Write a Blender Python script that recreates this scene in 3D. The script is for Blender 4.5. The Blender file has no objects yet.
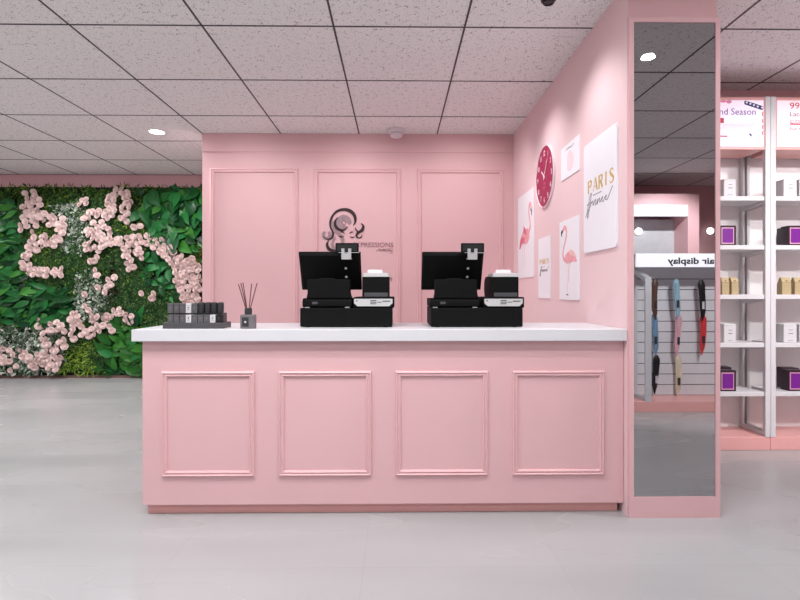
import bpy, bmesh, math, random
from mathutils import Vector, Matrix
random.seed(7)
scene = bpy.context.scene
col = scene.collection
PI = math.pi

# ------------------------------------------------------------------ camera numbers
F, CX, CY, HC = 513.0, 403.2, 292.0, 1.25
TH = math.radians(0.75)
ct, st = math.cos(TH), math.sin(TH)
CEIL = 2.98

def W(px, py, d):
    """world X, Z of an image direction on the frontal plane Y = d"""
    t = (px - CX) / F
    X = d * (t * ct + st) / (ct - t * st)
    dep = X * st + d * ct
    return X, HC - (py - CY) * dep / F

def wallD(px, py, X):
    """world Y, Z of an image direction on the side plane X"""
    t = (px - CX) / F
    d = X * (ct - t * st) / (t * ct + st)
    return d, HC - (py - CY) * (X * st + d * ct) / F

# ------------------------------------------------------------------ materials
def lin(c):
    c /= 255.0
    return c / 12.92 if c <= 0.04045 else ((c + 0.055) / 1.055) ** 2.4

def rgb(r, g, b):
    return (lin(r), lin(g), lin(b), 1.0)

def mat(name, c, rough=0.5, metal=0.0, var=0.04, scale=8.0, bump=0.0, bscale=60.0, emit=0.0, coat=0.0, spec=0.5):
    m = bpy.data.materials.new(name)
    m.use_nodes = True
    nt = m.node_tree
    b = nt.nodes['Principled BSDF']
    b.inputs['Roughness'].default_value = rough
    b.inputs['Metallic'].default_value = metal
    b.inputs['Specular IOR Level'].default_value = spec
    b.inputs['Coat Weight'].default_value = coat
    tc = nt.nodes.new('ShaderNodeTexCoord')
    if var > 0:
        n = nt.nodes.new('ShaderNodeTexNoise')
        n.inputs['Scale'].default_value = scale
        n.inputs['Detail'].default_value = 3
        r = nt.nodes.new('ShaderNodeValToRGB')
        r.color_ramp.elements[0].position = 0.3
        r.color_ramp.elements[1].position = 0.7
        r.color_ramp.elements[0].color = tuple(max(0, x * (1 - var)) for x in c[:3]) + (1,)
        r.color_ramp.elements[1].color = tuple(min(1, x * (1 + var)) for x in c[:3]) + (1,)
        nt.links.new(tc.outputs['Object'], n.inputs['Vector'])
        nt.links.new(n.outputs['Fac'], r.inputs['Fac'])
        nt.links.new(r.outputs['Color'], b.inputs['Base Color'])
        if emit > 0:
            nt.links.new(r.outputs['Color'], b.inputs['Emission Color'])
    else:
        b.inputs['Base Color'].default_value = c
        b.inputs['Emission Color'].default_value = c
    b.inputs['Emission Strength'].default_value = emit
    if bump > 0:
        n2 = nt.nodes.new('ShaderNodeTexNoise')
        n2.inputs['Scale'].default_value = bscale
        bp = nt.nodes.new('ShaderNodeBump')
        bp.inputs['Strength'].default_value = bump
        bp.inputs['Distance'].default_value = 0.01
        nt.links.new(tc.outputs['Object'], n2.inputs['Vector'])
        nt.links.new(n2.outputs['Fac'], bp.inputs['Height'])
        nt.links.new(bp.outputs['Normal'], b.inputs['Normal'])
    return m

def leafmat(name, cols, rough=0.5, trans=0.15):
    m = bpy.data.materials.new(name)
    m.use_nodes = True
    nt = m.node_tree
    b = nt.nodes['Principled BSDF']
    b.inputs['Roughness'].default_value = rough
    g = nt.nodes.new('ShaderNodeNewGeometry')
    r = nt.nodes.new('ShaderNodeValToRGB')
    cr = r.color_ramp
    while len(cr.elements) < len(cols):
        cr.elements.new(0.5)
    for i, c in enumerate(cols):
        cr.elements[i].position = i / (len(cols) - 1)
        cr.elements[i].color = c
    nt.links.new(g.outputs['Random Per Island'], r.inputs['Fac'])
    nt.links.new(r.outputs['Color'], b.inputs['Base Color'])
    b.inputs['Specular IOR Level'].default_value = 0.2
    return m

PINK_C = rgb(224, 181, 184)
M = {}
M['pink'] = mat('pink_paint', PINK_C, 0.45, var=0.015, scale=2.5)
M['pinkwall'] = mat('pink_wall_paint', PINK_C, 0.6, var=0.015, scale=1.7, bump=0.02, bscale=220)
M['pinkpale'] = mat('pale_pink_wall_paint', rgb(233, 203, 206), 0.6, var=0.015, scale=1.7, bump=0.02, bscale=220)
M['salmon'] = mat('salmon_laminate', rgb(226, 168, 164), 0.35, var=0.02)
M['white'] = mat('white_solid_surface', rgb(218, 218, 222), 0.3, var=0.01, scale=3)
M['whitemetal'] = mat('white_powder_coat', rgb(210, 208, 210), 0.4, var=0.01)
M['whitepanel'] = mat('white_back_panel', rgb(232, 226, 226), 0.55, var=0.01)
M['black'] = mat('black_plastic', rgb(9, 9, 9), 0.7, var=0.08, scale=30, bump=0.05, bscale=500, spec=0.15)
M['blackmatte'] = mat('black_textured_steel', rgb(11, 11, 11), 0.7, var=0.08, scale=30, spec=0.15)
M['charcoal'] = mat('charcoal_band', rgb(70, 70, 72), 0.5)
M['slot'] = mat('dark_slot', rgb(6, 6, 6), 0.7, var=0.02)
M['steel'] = mat('brushed_bracket_metal', rgb(178, 176, 178), 0.4, 0.2)
M['labelwhite'] = mat('white_label_plastic', rgb(196, 196, 196), 0.5, var=0.01)
M['print'] = mat('dark_print', rgb(50, 50, 52), 0.7, var=0.05)
M['paper'] = mat('receipt_paper', rgb(222, 212, 214), 0.7, var=0.01)
M['poster'] = mat('poster_paper', rgb(240, 238, 244), 0.55, var=0.008)
M['gold'] = mat('gold_ink', rgb(208, 176, 96), 0.45, 0.2, var=0.08, scale=40)
M['inkgrey'] = mat('grey_ink', rgb(120, 116, 122), 0.6)
M['flam'] = mat('flamingo_pink_ink', rgb(236, 166, 174), 0.6, var=0.12, scale=30)
M['flampale'] = mat('flamingo_pale_ink', rgb(244, 198, 198), 0.6, var=0.08, scale=30)
M['flamdark'] = mat('flamingo_deep_ink', rgb(216, 112, 134), 0.6, var=0.15, scale=30)
M['beak'] = mat('beak_black_ink', rgb(50, 42, 46), 0.6)
M['palepinkink'] = mat('pale_pink_ink', rgb(243, 216, 222), 0.6, var=0.03, scale=30)
M['crimson'] = mat('crimson_clock_face', rgb(160, 22, 74), 0.5, var=0.04)
M['crimsonlight'] = mat('light_crimson_print', rgb(200, 84, 122), 0.5, var=0.04)
M['clockwhite'] = mat('clock_white', rgb(245, 232, 238), 0.4, var=0.01)
M['logodark'] = mat('logo_maroon_black', rgb(42, 12, 20), 0.45, var=0.05)
M['logogrey'] = mat('logo_warm_grey', rgb(158, 132, 138), 0.45, var=0.12, scale=60)
M['logotext'] = mat('logo_mauve_grey', rgb(150, 106, 116), 0.5, var=0.05)
M['greybox'] = mat('grey_carton', rgb(88, 86, 88), 0.6, var=0.05)
M['greytray'] = mat('dark_grey_acrylic', rgb(72, 71, 73), 0.45, var=0.05)
M['darktube'] = mat('dark_grey_bottle', rgb(52, 51, 54), 0.4, var=0.05)
M['ltbox'] = mat('white_carton', rgb(208, 206, 208), 0.55, var=0.02)
M['diffglass'] = mat('grey_glazed_bottle', rgb(112, 106, 108), 0.35, var=0.04)
M['reed'] = mat('brown_reed', rgb(96, 52, 50), 0.7, var=0.1)
M['brown'] = mat('brown_edge_strip', rgb(112, 84, 76), 0.6)
M['purple'] = mat('violet_carton', rgb(112, 24, 134), 0.4, var=0.06)
M['plum'] = mat('dark_plum_carton', rgb(40, 12, 34), 0.4, var=0.06)
M['plumgold'] = mat('pink_gold_line', rgb(224, 170, 190), 0.4, 0.2)
M['kraft'] = mat('kraft_paper', rgb(176, 157, 120), 0.75, var=0.06, scale=20)
M['kraftdark'] = mat('kraft_fold', rgb(140, 108, 62), 0.75)
M['backing'] = mat('dark_soil_backing', rgb(20, 30, 18), 0.9, var=0.3)
M['fixture'] = mat('dark_fixture_metal', rgb(58, 52, 56), 0.4, 0.4)
M['detector'] = mat('white_detector_plastic', rgb(222, 214, 218), 0.45, var=0.01)
M['grooveshade'] = mat('grey_gap', rgb(70, 62, 66), 0.7)
M['lamp'] = mat('lit_lamp_diffuser', rgb(255, 250, 245), 0.5, var=0, emit=14.0)
M['glarespot'] = mat('glare_spot_glow', rgb(255, 250, 245), 0.5, var=0, emit=9.0)  # emission standing in for a glare spot
M['slatgrey'] = mat('grey_slat_panel', rgb(214, 214, 218), 0.5, var=0.02)
M['framegrey'] = mat('grey_frame_metal', rgb(200, 202, 206), 0.4, 0.1)
M['signface'] = mat('white_sign_with_glow', rgb(232, 234, 242), 0.5, var=0, emit=0.95)  # glow added so the white stays bright in the dim mirror
M['signtext'] = mat('charcoal_sign_lettering', rgb(50, 50, 56), 0.5)
M['alcgrey'] = mat('grey_alcove_panel', rgb(190, 192, 196), 0.4, var=0.05)
M['postlav'] = mat('glowing_lavender_poster', rgb(244, 230, 246), 0.5, var=0.01, emit=0.3)  # small glow added to brighten the sheet
M['postpink'] = mat('glowing_pink_poster', rgb(248, 222, 230), 0.5, var=0.01, emit=0.3)  # same added glow on the pink sheet
M['navy'] = mat('navy_ink', rgb(38, 56, 112), 0.5)
M['violetink'] = mat('violet_ink', rgb(116, 96, 168), 0.5)
M['redink'] = mat('crimson_ink', rgb(200, 44, 80), 0.5)
M['pinkink'] = mat('pink_ink', rgb(240, 150, 178), 0.5)

def mirror_mat():
    m = bpy.data.materials.new('mirror_glass')
    m.use_nodes = True
    b = m.node_tree.nodes['Principled BSDF']
    b.inputs['Base Color'].default_value = (0.38, 0.38, 0.385, 1)
    b.inputs['Metallic'].default_value = 1.0
    b.inputs['Roughness'].default_value = 0.0
    return m
M['mirror'] = mirror_mat()

def floor_mat():
    m = bpy.data.materials.new('polished_pale_floor')
    m.use_nodes = True
    nt = m.node_tree; L = nt.links.new
    b = nt.nodes['Principled BSDF']
    tc = nt.nodes.new('ShaderNodeTexCoord')
    mp = nt.nodes.new('ShaderNodeMapping')
    mp.inputs['Scale'].default_value = (0.5, 1.6, 1)
    n = nt.nodes.new('ShaderNodeTexNoise')
    n.inputs['Scale'].default_value = 1.1; n.inputs['Detail'].default_value = 2
    n.inputs['Distortion'].default_value = 0.2
    r = nt.nodes.new('ShaderNodeValToRGB')
    r.color_ramp.elements[0].position = 0.3; r.color_ramp.elements[0].color = rgb(160, 160, 161)
    r.color_ramp.elements[1].position = 0.72; r.color_ramp.elements[1].color = rgb(174, 174, 175)
    L(tc.outputs['Object'], mp.inputs['Vector']); L(mp.outputs['Vector'], n.inputs['Vector'])
    L(n.outputs['Fac'], r.inputs['Fac'])
    br = nt.nodes.new('ShaderNodeTexBrick')
    br.offset = 0.0
    br.inputs['Scale'].default_value = 1.0
    br.inputs['Brick Width'].default_value = 0.9; br.inputs['Row Height'].default_value = 0.36
    br.inputs['Mortar Size'].default_value = 0.002; br.inputs['Mortar Smooth'].default_value = 0.3
    br.inputs['Color1'].default_value = (1, 1, 1, 1); br.inputs['Color2'].default_value = (0.965, 0.965, 0.965, 1)
    br.inputs['Mortar'].default_value = (0.9, 0.9, 0.9, 1)
    L(tc.outputs['Object'], br.inputs['Vector'])
    mx = nt.nodes.new('ShaderNodeMix'); mx.data_type = 'RGBA'; mx.blend_type = 'MULTIPLY'
    mx.inputs[0].default_value = 1.0
    L(r.outputs['Color'], mx.inputs[6]); L(br.outputs['Color'], mx.inputs[7])
    L(mx.outputs[2], b.inputs['Base Color'])
    r2 = nt.nodes.new('ShaderNodeMapRange')
    r2.inputs['To Min'].default_value = 0.2; r2.inputs['To Max'].default_value = 0.34
    L(n.outputs['Fac'], r2.inputs['Value']); L(r2.outputs['Result'], b.inputs['Roughness'])
    return m
M['floor'] = floor_mat()

TILE, GX, GY = 0.854, -0.409, 3.345
def ceil_mat():
    m = bpy.data.materials.new('speckled_ceiling_tile')
    m.use_nodes = True
    nt = m.node_tree; L = nt.links.new
    b = nt.nodes['Principled BSDF']; b.inputs['Roughness'].default_value = 0.85
    tc = nt.nodes.new('ShaderNodeTexCoord')
    v = nt.nodes.new('ShaderNodeTexVoronoi'); v.inputs['Scale'].default_value = 78
    L(tc.outputs['Object'], v.inputs['Vector'])
    n = nt.nodes.new('ShaderNodeTexNoise'); n.inputs['Scale'].default_value = 26; n.inputs['Detail'].default_value = 2
    L(tc.outputs['Object'], n.inputs['Vector'])
    # pit radius varies with a noise
    mr = nt.nodes.new('ShaderNodeMapRange')
    mr.inputs['From Min'].default_value = 0.36; mr.inputs['From Max'].default_value = 0.72
    mr.inputs['To Min'].default_value = 0.02; mr.inputs['To Max'].default_value = 0.46
    L(n.outputs['Fac'], mr.inputs['Value'])
    lt = nt.nodes.new('ShaderNodeMath'); lt.operation = 'LESS_THAN'
    L(v.outputs['Distance'], lt.inputs[0]); L(mr.outputs['Result'], lt.inputs[1])
    n3 = nt.nodes.new('ShaderNodeTexNoise'); n3.inputs['Scale'].default_value = 90
    L(tc.outputs['Object'], n3.inputs['Vector'])
    r = nt.nodes.new('ShaderNodeValToRGB')
    r.color_ramp.elements[0].position = 0.35; r.color_ramp.elements[0].color = rgb(226, 226, 226)
    r.color_ramp.elements[1].position = 0.65; r.color_ramp.elements[1].color = rgb(243, 243, 242)
    L(n3.outputs['Fac'], r.inputs['Fac'])
    mx = nt.nodes.new('ShaderNodeMix'); mx.data_type = 'RGBA'
    mf = nt.nodes.new('ShaderNodeMath'); mf.operation = 'MULTIPLY'; mf.inputs[1].default_value = 0.65
    L(lt.outputs[0], mf.inputs[0]); L(mf.outputs[0], mx.inputs[0])
    L(r.outputs['Color'], mx.inputs[6]); mx.inputs[7].default_value = rgb(96, 88, 94)
    L(mx.outputs[2], b.inputs['Base Color'])
    bp = nt.nodes.new('ShaderNodeBump'); bp.inputs['Strength'].default_value = 0.3; bp.inputs['Distance'].default_value = 0.004
    L(n3.outputs['Fac'], bp.inputs['Height']); L(bp.outputs['Normal'], b.inputs['Normal'])
    return m
M['ceil'] = ceil_mat()
M['gridline'] = mat('dark_ceiling_grid', rgb(74, 68, 74), 0.7)

M['moss'] = leafmat('moss_green', [rgb(14, 38, 10), rgb(50, 90, 26), rgb(108, 140, 48), rgb(24, 56, 18)], 0.7)
M['lime'] = leafmat('lime_green', [rgb(84, 124, 36), rgb(150, 178, 70), rgb(50, 92, 26)], 0.6)
M['fern'] = leafmat('fern_green', [rgb(12, 38, 16), rgb(40, 82, 34), rgb(22, 54, 28), rgb(84, 112, 60)], 0.6)
M['dark'] = leafmat('dark_leaf_green', [rgb(6, 34, 14), rgb(22, 80, 34), rgb(36, 108, 52), rgb(10, 50, 28)], 0.36)
M['mid'] = leafmat('mid_leaf_green', [rgb(28, 82, 28), rgb(56, 120, 42), rgb(36, 96, 34)], 0.38)
M['varieg'] = leafmat('white_edged_leaf', [rgb(196, 206, 190), rgb(30, 58, 32), rgb(222, 226, 214), rgb(38, 70, 40), rgb(24, 50, 26), rgb(160, 182, 158)], 0.55)
M['olive'] = leafmat('olive_brown_leaf', [rgb(54, 66, 40), rgb(84, 78, 56), rgb(38, 58, 32)], 0.6)
M['rose'] = leafmat('pale_pink_petal', [rgb(216, 186, 182), rgb(230, 208, 203), rgb(223, 197, 192)], 0.6)

HAIRC = {'brown': (92, 66, 56), 'light blue': (150, 188, 206), 'black': (16, 16, 18), 'blue': (116, 152, 182),
         'pink': (222, 172, 184), 'red': (212, 62, 66), 'cream': (226, 214, 190)}
def hairmat(name, c):
    m = bpy.data.materials.new('hair_' + name.replace(' ', '_'))
    m.use_nodes = True
    nt = m.node_tree; b = nt.nodes['Principled BSDF']; b.inputs['Roughness'].default_value = 0.45
    tc = nt.nodes.new('ShaderNodeTexCoord'); mp = nt.nodes.new('ShaderNodeMapping')
    mp.inputs['Scale'].default_value = (90, 90, 3)
    n = nt.nodes.new('ShaderNodeTexNoise'); n.inputs['Scale'].default_value = 1.5; n.inputs['Detail'].default_value = 4
    r = nt.nodes.new('ShaderNodeValToRGB')
    r.color_ramp.elements[0].position = 0.35; r.color_ramp.elements[0].color = rgb(*[x * .8 for x in c])
    r.color_ramp.elements[1].position = 0.65; r.color_ramp.elements[1].color = rgb(*[min(255, x * 1.08) for x in c])
    nt.links.new(tc.outputs['Object'], mp.inputs['Vector']); nt.links.new(mp.outputs['Vector'], n.inputs['Vector'])
    nt.links.new(n.outputs['Fac'], r.inputs['Fac']); nt.links.new(r.outputs['Color'], b.inputs['Base Color'])
    return m
for k, c in HAIRC.items():
    M['hair_' + k] = hairmat(k, c)

# ------------------------------------------------------------------ mesh building
class MB:
    def __init__(self):
        self.v = []; self.f = []
    def add(self, vs, fs):
        o = len(self.v)
        self.v += [tuple(p) for p in vs]
        self.f += [tuple(i + o for i in f) for f in fs]
        return self
    def box(self, x0, x1, y0, y1, z0, z1):
        vs = [(x, y, z) for x in (x0, x1) for y in (y0, y1) for z in (z0, z1)]
        return self.add(vs, [(0, 1, 3, 2), (4, 6, 7, 5), (0, 4, 5, 1), (2, 3, 7, 6), (0, 2, 6, 4), (1, 5, 7, 3)])
    def prism(self, poly, a0, a1, fn):
        """poly of 2D points extruded between a0 and a1; fn(p, q, a) gives the 3D point"""
        n = len(poly)
        vs = [fn(p, q, a0) for p, q in poly] + [fn(p, q, a1) for p, q in poly]
        fs = [tuple(range(n)), tuple(range(2 * n - 1, n - 1, -1))]
        fs += [(i, (i + 1) % n, n + (i + 1) % n, n + i) for i in range(n)]
        return self.add(vs, fs)
    def lathe(self, prof, c=(0, 0, 0), n=24, axis='z', caps=True):
        vs = []; fs = []
        for r, h in prof:
            for k in range(n):
                a = 2 * PI * k / n
                p = (r * math.cos(a), r * math.sin(a), h)
                if axis == 'y': p = (p[0], p[2], p[1])
                if axis == 'x': p = (p[2], p[0], p[1])
                vs.append((c[0] + p[0], c[1] + p[1], c[2] + p[2]))
        m = len(prof)
        for i in range(m - 1):
            for k in range(n):
                fs.append((i * n + k, i * n + (k + 1) % n, (i + 1) * n + (k + 1) % n, (i + 1) * n + k))
        if caps:
            fs.append(tuple(range(n))); fs.append(tuple((m - 1) * n + k for k in range(n)))
        return self.add(vs, fs)
    def tube(self, pts, r, n=8):
        pts = [Vector(p) for p in pts]; vs = []; fs = []
        for i, p in enumerate(pts):
            t = (pts[min(i + 1, len(pts) - 1)] - pts[max(i - 1, 0)]).normalized()
            a = t.cross(Vector((0, 0, 1)))
            if a.length < 1e-3: a = t.cross(Vector((1, 0, 0)))
            a.normalize(); b = t.cross(a)
            rr = r[i] if isinstance(r, (list, tuple)) else r
            for k in range(n):
                g = 2 * PI * k / n
                vs.append(p + a * rr * math.cos(g) + b * rr * math.sin(g))
        m = len(pts)
        for i in range(m - 1):
            for k in range(n):
                fs.append((i * n + k, i * n + (k + 1) % n, (i + 1) * n + (k + 1) % n, (i + 1) * n + k))
        fs.append(tuple(range(n))); fs.append(tuple((m - 1) * n + k for k in range(n)))
        return self.add(vs, fs)
    def build(self, name, m, parent=None, bevel=0.0, smooth=False, world=True, seg=2, recalc=True):
        me = bpy.data.meshes.new(name)
        o = bpy.data.objects.new(name, me); col.objects.link(o)
        off = Vector((0, 0, 0))
        if parent is not None:
            o.parent = parent
            if world:
                q = parent
                while q is not None:
                    off += Vector(q.location); q = q.parent
        elif world:                                     # a one-mesh thing gets its origin at its base
            xs = [p[0] for p in self.v]; ys = [p[1] for p in self.v]; zs = [p[2] for p in self.v]
            off = Vector(((min(xs) + max(xs)) / 2, (min(ys) + max(ys)) / 2, min(zs)))
            o.location = off
        me.from_pydata([tuple(Vector(p) - off) for p in self.v], [], self.f)
        if recalc:
            bm = bmesh.new(); bm.from_mesh(me)
            bmesh.ops.recalc_face_normals(bm, faces=bm.faces)
            bm.to_mesh(me); bm.free()
        me.materials.append(m)
        if smooth:
            me.polygons.foreach_set('use_smooth', [True] * len(me.polygons))
            try: me.set_sharp_from_angle(angle=math.radians(35))
            except Exception: pass
        if bevel > 0:
            b = o.modifiers.new('bevel', 'BEVEL'); b.width = bevel; b.segments = seg
            b.limit_method = 'ANGLE'; b.angle_limit = math.radians(40)
        return o

def tag(o, label, cat=None, group=None, kind=None):
    if label: o['label'] = label
    if cat: o['category'] = cat
    if group: o['group'] = group
    if kind: o['kind'] = kind
    return o

def thing(name, label, cat, loc, group=None, rz=0.0):
    o = bpy.data.objects.new(name, None); col.objects.link(o)
    o.empty_display_size = 0.05
    o.location = loc; o.rotation_euler = (0, 0, rz)
    return tag(o, label, cat, group)

def struct(mb, name, m, bevel=0.0, label=None):
    o = mb.build(name, m, None, bevel)
    o['kind'] = 'structure'
    if label: o['label'] = label
    return o

def bx(x0, x1, y0, y1, z0, z1):
    return MB().box(x0, x1, y0, y1, z0, z1)

def copy_thing(root, loc, label=None, group=None):
    r = root.copy(); col.objects.link(r); r.location = loc
    if label: r['label'] = label
    if group: r['group'] = group
    for ch in list(root.children):
        c = ch.copy(); col.objects.link(c); c.parent = r
        for g in list(ch.children):
            d = g.copy(); col.objects.link(d); d.parent = c
    return r

# drawing on a flat sheet: a = to the reader's right, b = up, h = towards the reader
class Sheet:
    def __init__(self, O, u, n):
        self.O, self.u, self.n = Vector(O), Vector(u), Vector(n)
        self.v = Vector((0, 0, 1))
    def p(self, a, b, h=0.0):
        return self.O + self.u * a + self.v * b + self.n * h
    def poly(self, mb, pts, h0=0.0002, h1=0.0012):
        mb.prism(pts, h0, h1, lambda a, b, h: self.p(a, b, h)); return mb
    def rect(self, mb, a0, a1, b0, b1, h0=0.0002, h1=0.0012):
        return self.poly(mb, [(a0, b0), (a1, b0), (a1, b1), (a0, b1)], h0, h1)
    def stroke(self, mb, pts, ws, h0=0.0002, h1=0.0012, sub=6):
        pts, ws = smooth(pts, ws, sub)
        n = len(pts); Lp = []; Rp = []
        for i in range(n):
            x0, y0 = pts[max(i - 1, 0)]; x1, y1 = pts[min(i + 1, n - 1)]
            dx, dy = x1 - x0, y1 - y0; l = math.hypot(dx, dy) or 1e-9
            nx, ny = -dy / l, dx / l; w = ws[i] / 2
            Lp.append((pts[i][0] + nx * w, pts[i][1] + ny * w)); Rp.append((pts[i][0] - nx * w, pts[i][1] - ny * w))
        vs = []
        for i in range(n):
            vs += [self.p(*Lp[i], h0), self.p(*Rp[i], h0), self.p(*Rp[i], h1), self.p(*Lp[i], h1)]
        fs = []
        for i in range(n - 1):
            a, b = 4 * i, 4 * i + 4
            for k in range(4):
                fs.append((a + k, a + (k + 1) % 4, b + (k + 1) % 4, b + k))
        fs.append((0, 1, 2, 3)); fs.append((4 * n - 4, 4 * n - 3, 4 * n - 2, 4 * n - 1))
        mb.add(vs, fs); return mb
    def disc(self, mb, a, b, r, h0=0.0002, h1=0.0012, n=24, rb=None):
        rb = rb or r
        return self.poly(mb, [(a + r * math.cos(2 * PI * k / n), b + rb * math.sin(2 * PI * k / n)) for k in range(n)], h0, h1)
    def text(self, mb, s, a, b, size, align='LEFT', h0=0.0004, ext=0.0006, shear=0.0, xs=1.0, width=None, bold=0.0):
        """size = cap height; width squeezes the line to a given length"""
        cu = bpy.data.curves.new('t', 'FONT'); cu.body = s; cu.size = size / 0.69; cu.extrude = ext; cu.shear = shear; cu.offset = bold
        cu.align_x = 'LEFT'; cu.resolution_u = 3
        o = bpy.data.objects.new('t', cu); col.objects.link(o)
        bpy.context.view_layer.update()
        me = bpy.data.meshes.new_from_object(o.evaluated_get(bpy.context.evaluated_depsgraph_get()))
        x0 = min(v.co.x for v in me.vertices); x1 = max(v.co.x for v in me.vertices)
        k = (width / (x1 - x0)) if width else xs
        tot = (x1 - x0) * k
        sh = {'LEFT': 0, 'CENTER': -tot / 2, 'RIGHT': -tot}[align]
        vs = [self.p(a + (v.co.x - x0) * k + sh, b + v.co.y, h0 + ext + v.co.z) for v in me.vertices]
        mb.add(vs, [tuple(p.vertices) for p in me.polygons])
        bpy.data.objects.remove(o); bpy.data.curves.remove(cu); bpy.data.meshes.remove(me)
        return mb

def smooth(pts, ws, sub):
    if not isinstance(ws, (list, tuple)): ws = [ws] * len(pts)
    if len(pts) < 3: return list(pts), list(ws)
    P = [pts[0]] + list(pts) + [pts[-1]]; V = [ws[0]] + list(ws) + [ws[-1]]
    op = []; ow = []
    for i in range(1, len(P) - 2):
        for k in range(sub):
            t = k / sub
            def cr(a, b, c, d):
                return 0.5 * ((2 * b) + (-a + c) * t + (2 * a - 5 * b + 4 * c - d) * t * t + (-a + 3 * b - 3 * c + d) * t ** 3)
            op.append(tuple(cr(P[i - 1][j], P[i][j], P[i + 1][j], P[i + 2][j]) for j in (0, 1)))
            ow.append(max(0.0, V[i] + (V[i + 1] - V[i]) * t))
    op.append(tuple(pts[-1])); ow.append(ws[-1])
    return op, ow

def moulding(x0, x1, z0, z1, y, prof):
    """picture-frame moulding on a wall facing -Y; prof = [(inset, height)]"""
    mb = MB(); vs = []; fs = []; n = len(prof)
    for i, h in prof:
        vs += [(x0 + i, y - h, z0 + i), (x1 - i, y - h, z0 + i), (x1 - i, y - h, z1 - i), (x0 + i, y - h, z1 - i)]
    for a in range(n - 1):
        for k in range(4):
            fs.append((4 * a + k, 4 * a + (k + 1) % 4, 4 * a + 4 + (k + 1) % 4, 4 * a + 4 + k))
    a = n - 1
    for k in range(4):
        fs.append((4 * a + k, 4 * a + (k + 1) % 4, (k + 1) % 4, k))
    return mb.add(vs, fs)

# ------------------------------------------------------------------ the setting
RW, BW, GW = 1.284, 5.62, 7.62
XL, XR, YR = -7.6, 5.5, -6.5
BX0 = W(202.3, 200, BW)[0]
BD = 4.355                                             # pink wall behind the shelving on the right
struct(bx(XL, XR, YR, 9.0, -0.08, 0), 'floor', M['floor'])

ce = bx(XL, XR, YR, 9.0, CEIL, CEIL + 0.08)
ceil_o = struct(ce, 'ceiling', M['ceil'])
g = MB()
k0 = math.floor((XL - GX) / TILE) + 1
while GX + k0 * TILE < XR:
    x = GX + k0 * TILE
    g.box(x - 0.0065, x + 0.0065, YR, GW + .3, CEIL - 0.0025, CEIL + 0.002); k0 += 1
k0 = math.floor((YR - GY) / TILE) + 1
while GY + k0 * TILE < GW + .3:
    y = GY + k0 * TILE
    g.box(XL, XR, y - 0.0065, y + 0.0065, CEIL - 0.0025, CEIL + 0.002); k0 += 1
go = g.build('ceiling_grid', M['gridline'], ceil_o, recalc=False)
go['label'] = 'thin dark seams between the ceiling tiles'

wb = struct(bx(BX0, RW + 0.12, BW, GW + 0.1, 0, CEIL), 'wall_back', M['pinkwall'])
zh = W(357, 152.7, BW)[1]
struct(bx(BX0, RW, BW - 0.008, BW, zh + 0.004, CEIL), 'trim_1', M['pinkwall'], 0.002)
prof = [(0, 0), (0.004, 0.012), (0.012, 0.016), (0.02, 0.010), (0.03, 0.010), (0.036, 0.018), (0.044, 0.014), (0.05, 0)]
zt = W(357, 168.6, BW)[1]
for i, (a, b) in enumerate(((210, 298.3), (313.6, 401), (417, 503.6))):
    mo = moulding(W(a, 200, BW)[0], W(b, 200, BW)[0], 0.22, zt, BW - 0.0005, prof)
    o = struct(mo, 'trim_%d' % (i + 2), M['pinkwall'])
struct(bx(RW, RW + 0.12, 2.8395, BW, 0, CEIL), 'wall_right', M['pinkpale'])
# column carrying the mirror
CF = 2.838
cx0, cx1 = RW + .001, W(717.2, 10, CF)[0]
struct(bx(cx0, cx1, CF, CF + 0.62, 0, CEIL), 'wall_column', M['pink'], 0.004)
struct(bx(RW + 0.12, XR, BD, BD + 0.12, 0, CEIL), 'wall_shelving', M['pinkwall'])
struct(bx(XR, XR + 0.1, -2.7, BD, 0, CEIL), 'wall_far_right', M['pinkwall'])
struct(bx(XL, BX0, GW, GW + 0.1, 0, CEIL), 'wall_garden', M['pinkwall'])
struct(bx(XL - 0.1, XL, -2.0, GW, 0, CEIL), 'wall_left', M['pinkwall'])

# ------------------------------------------------------------------ reception counter
BF = 2.88
CXR = RW - 0.002
bl = W(142.2, 400, BF)[0]
ztop = W(380, 329.4, 2.835)[1]; zund = W(380, 341.2, 2.835)[1]
zb = W(380, 504.3, BF)[1]
ct_ = thing('reception_counter', 'long pink front desk with four moulded panels standing on the pale floor', 'counter', ((bl + CXR) / 2, 3.14, 0))
bx(bl, CXR, BF, 3.42, zb, zund - 0.0005).build('body', M['pink'], ct_, 0.004)
kl, kr = W(148, 512, 2.915)[0], W(617.3, 512, 2.915)[0]
bx(kl, kr, 2.915, 3.38, 0, zb + 0.002).build('plinth', M['salmon'], ct_, 0.002)
pr2 = [(0, 0), (0.003, 0.012), (0.009, 0.016), (0.014, 0.009), (0.02, 0.009), (0.024, 0.013), (0.03, 0.009), (0.033, 0)]
zt2, zb2 = W(380, 370.8, BF)[1], W(380, 475.6, BF)[1]
for a, b in ((161.8, 255), (278.6, 371.6), (395.3, 488), (512, 604.4)):
    moulding(W(a, 400, BF)[0], W(b, 400, BF)[0], zb2, zt2, BF - 0.0003, pr2).build('panel_moulding', M['pink'], ct_)
sl = W(131.2, 335, 2.835)[0]
o = bx(sl, CXR, 2.835, 3.44, zund, ztop).build('countertop', M['white'], None, 0.003)
tag(o, 'thick white worktop slab running along the whole pink front desk', 'countertop')
ZT = ztop

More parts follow.
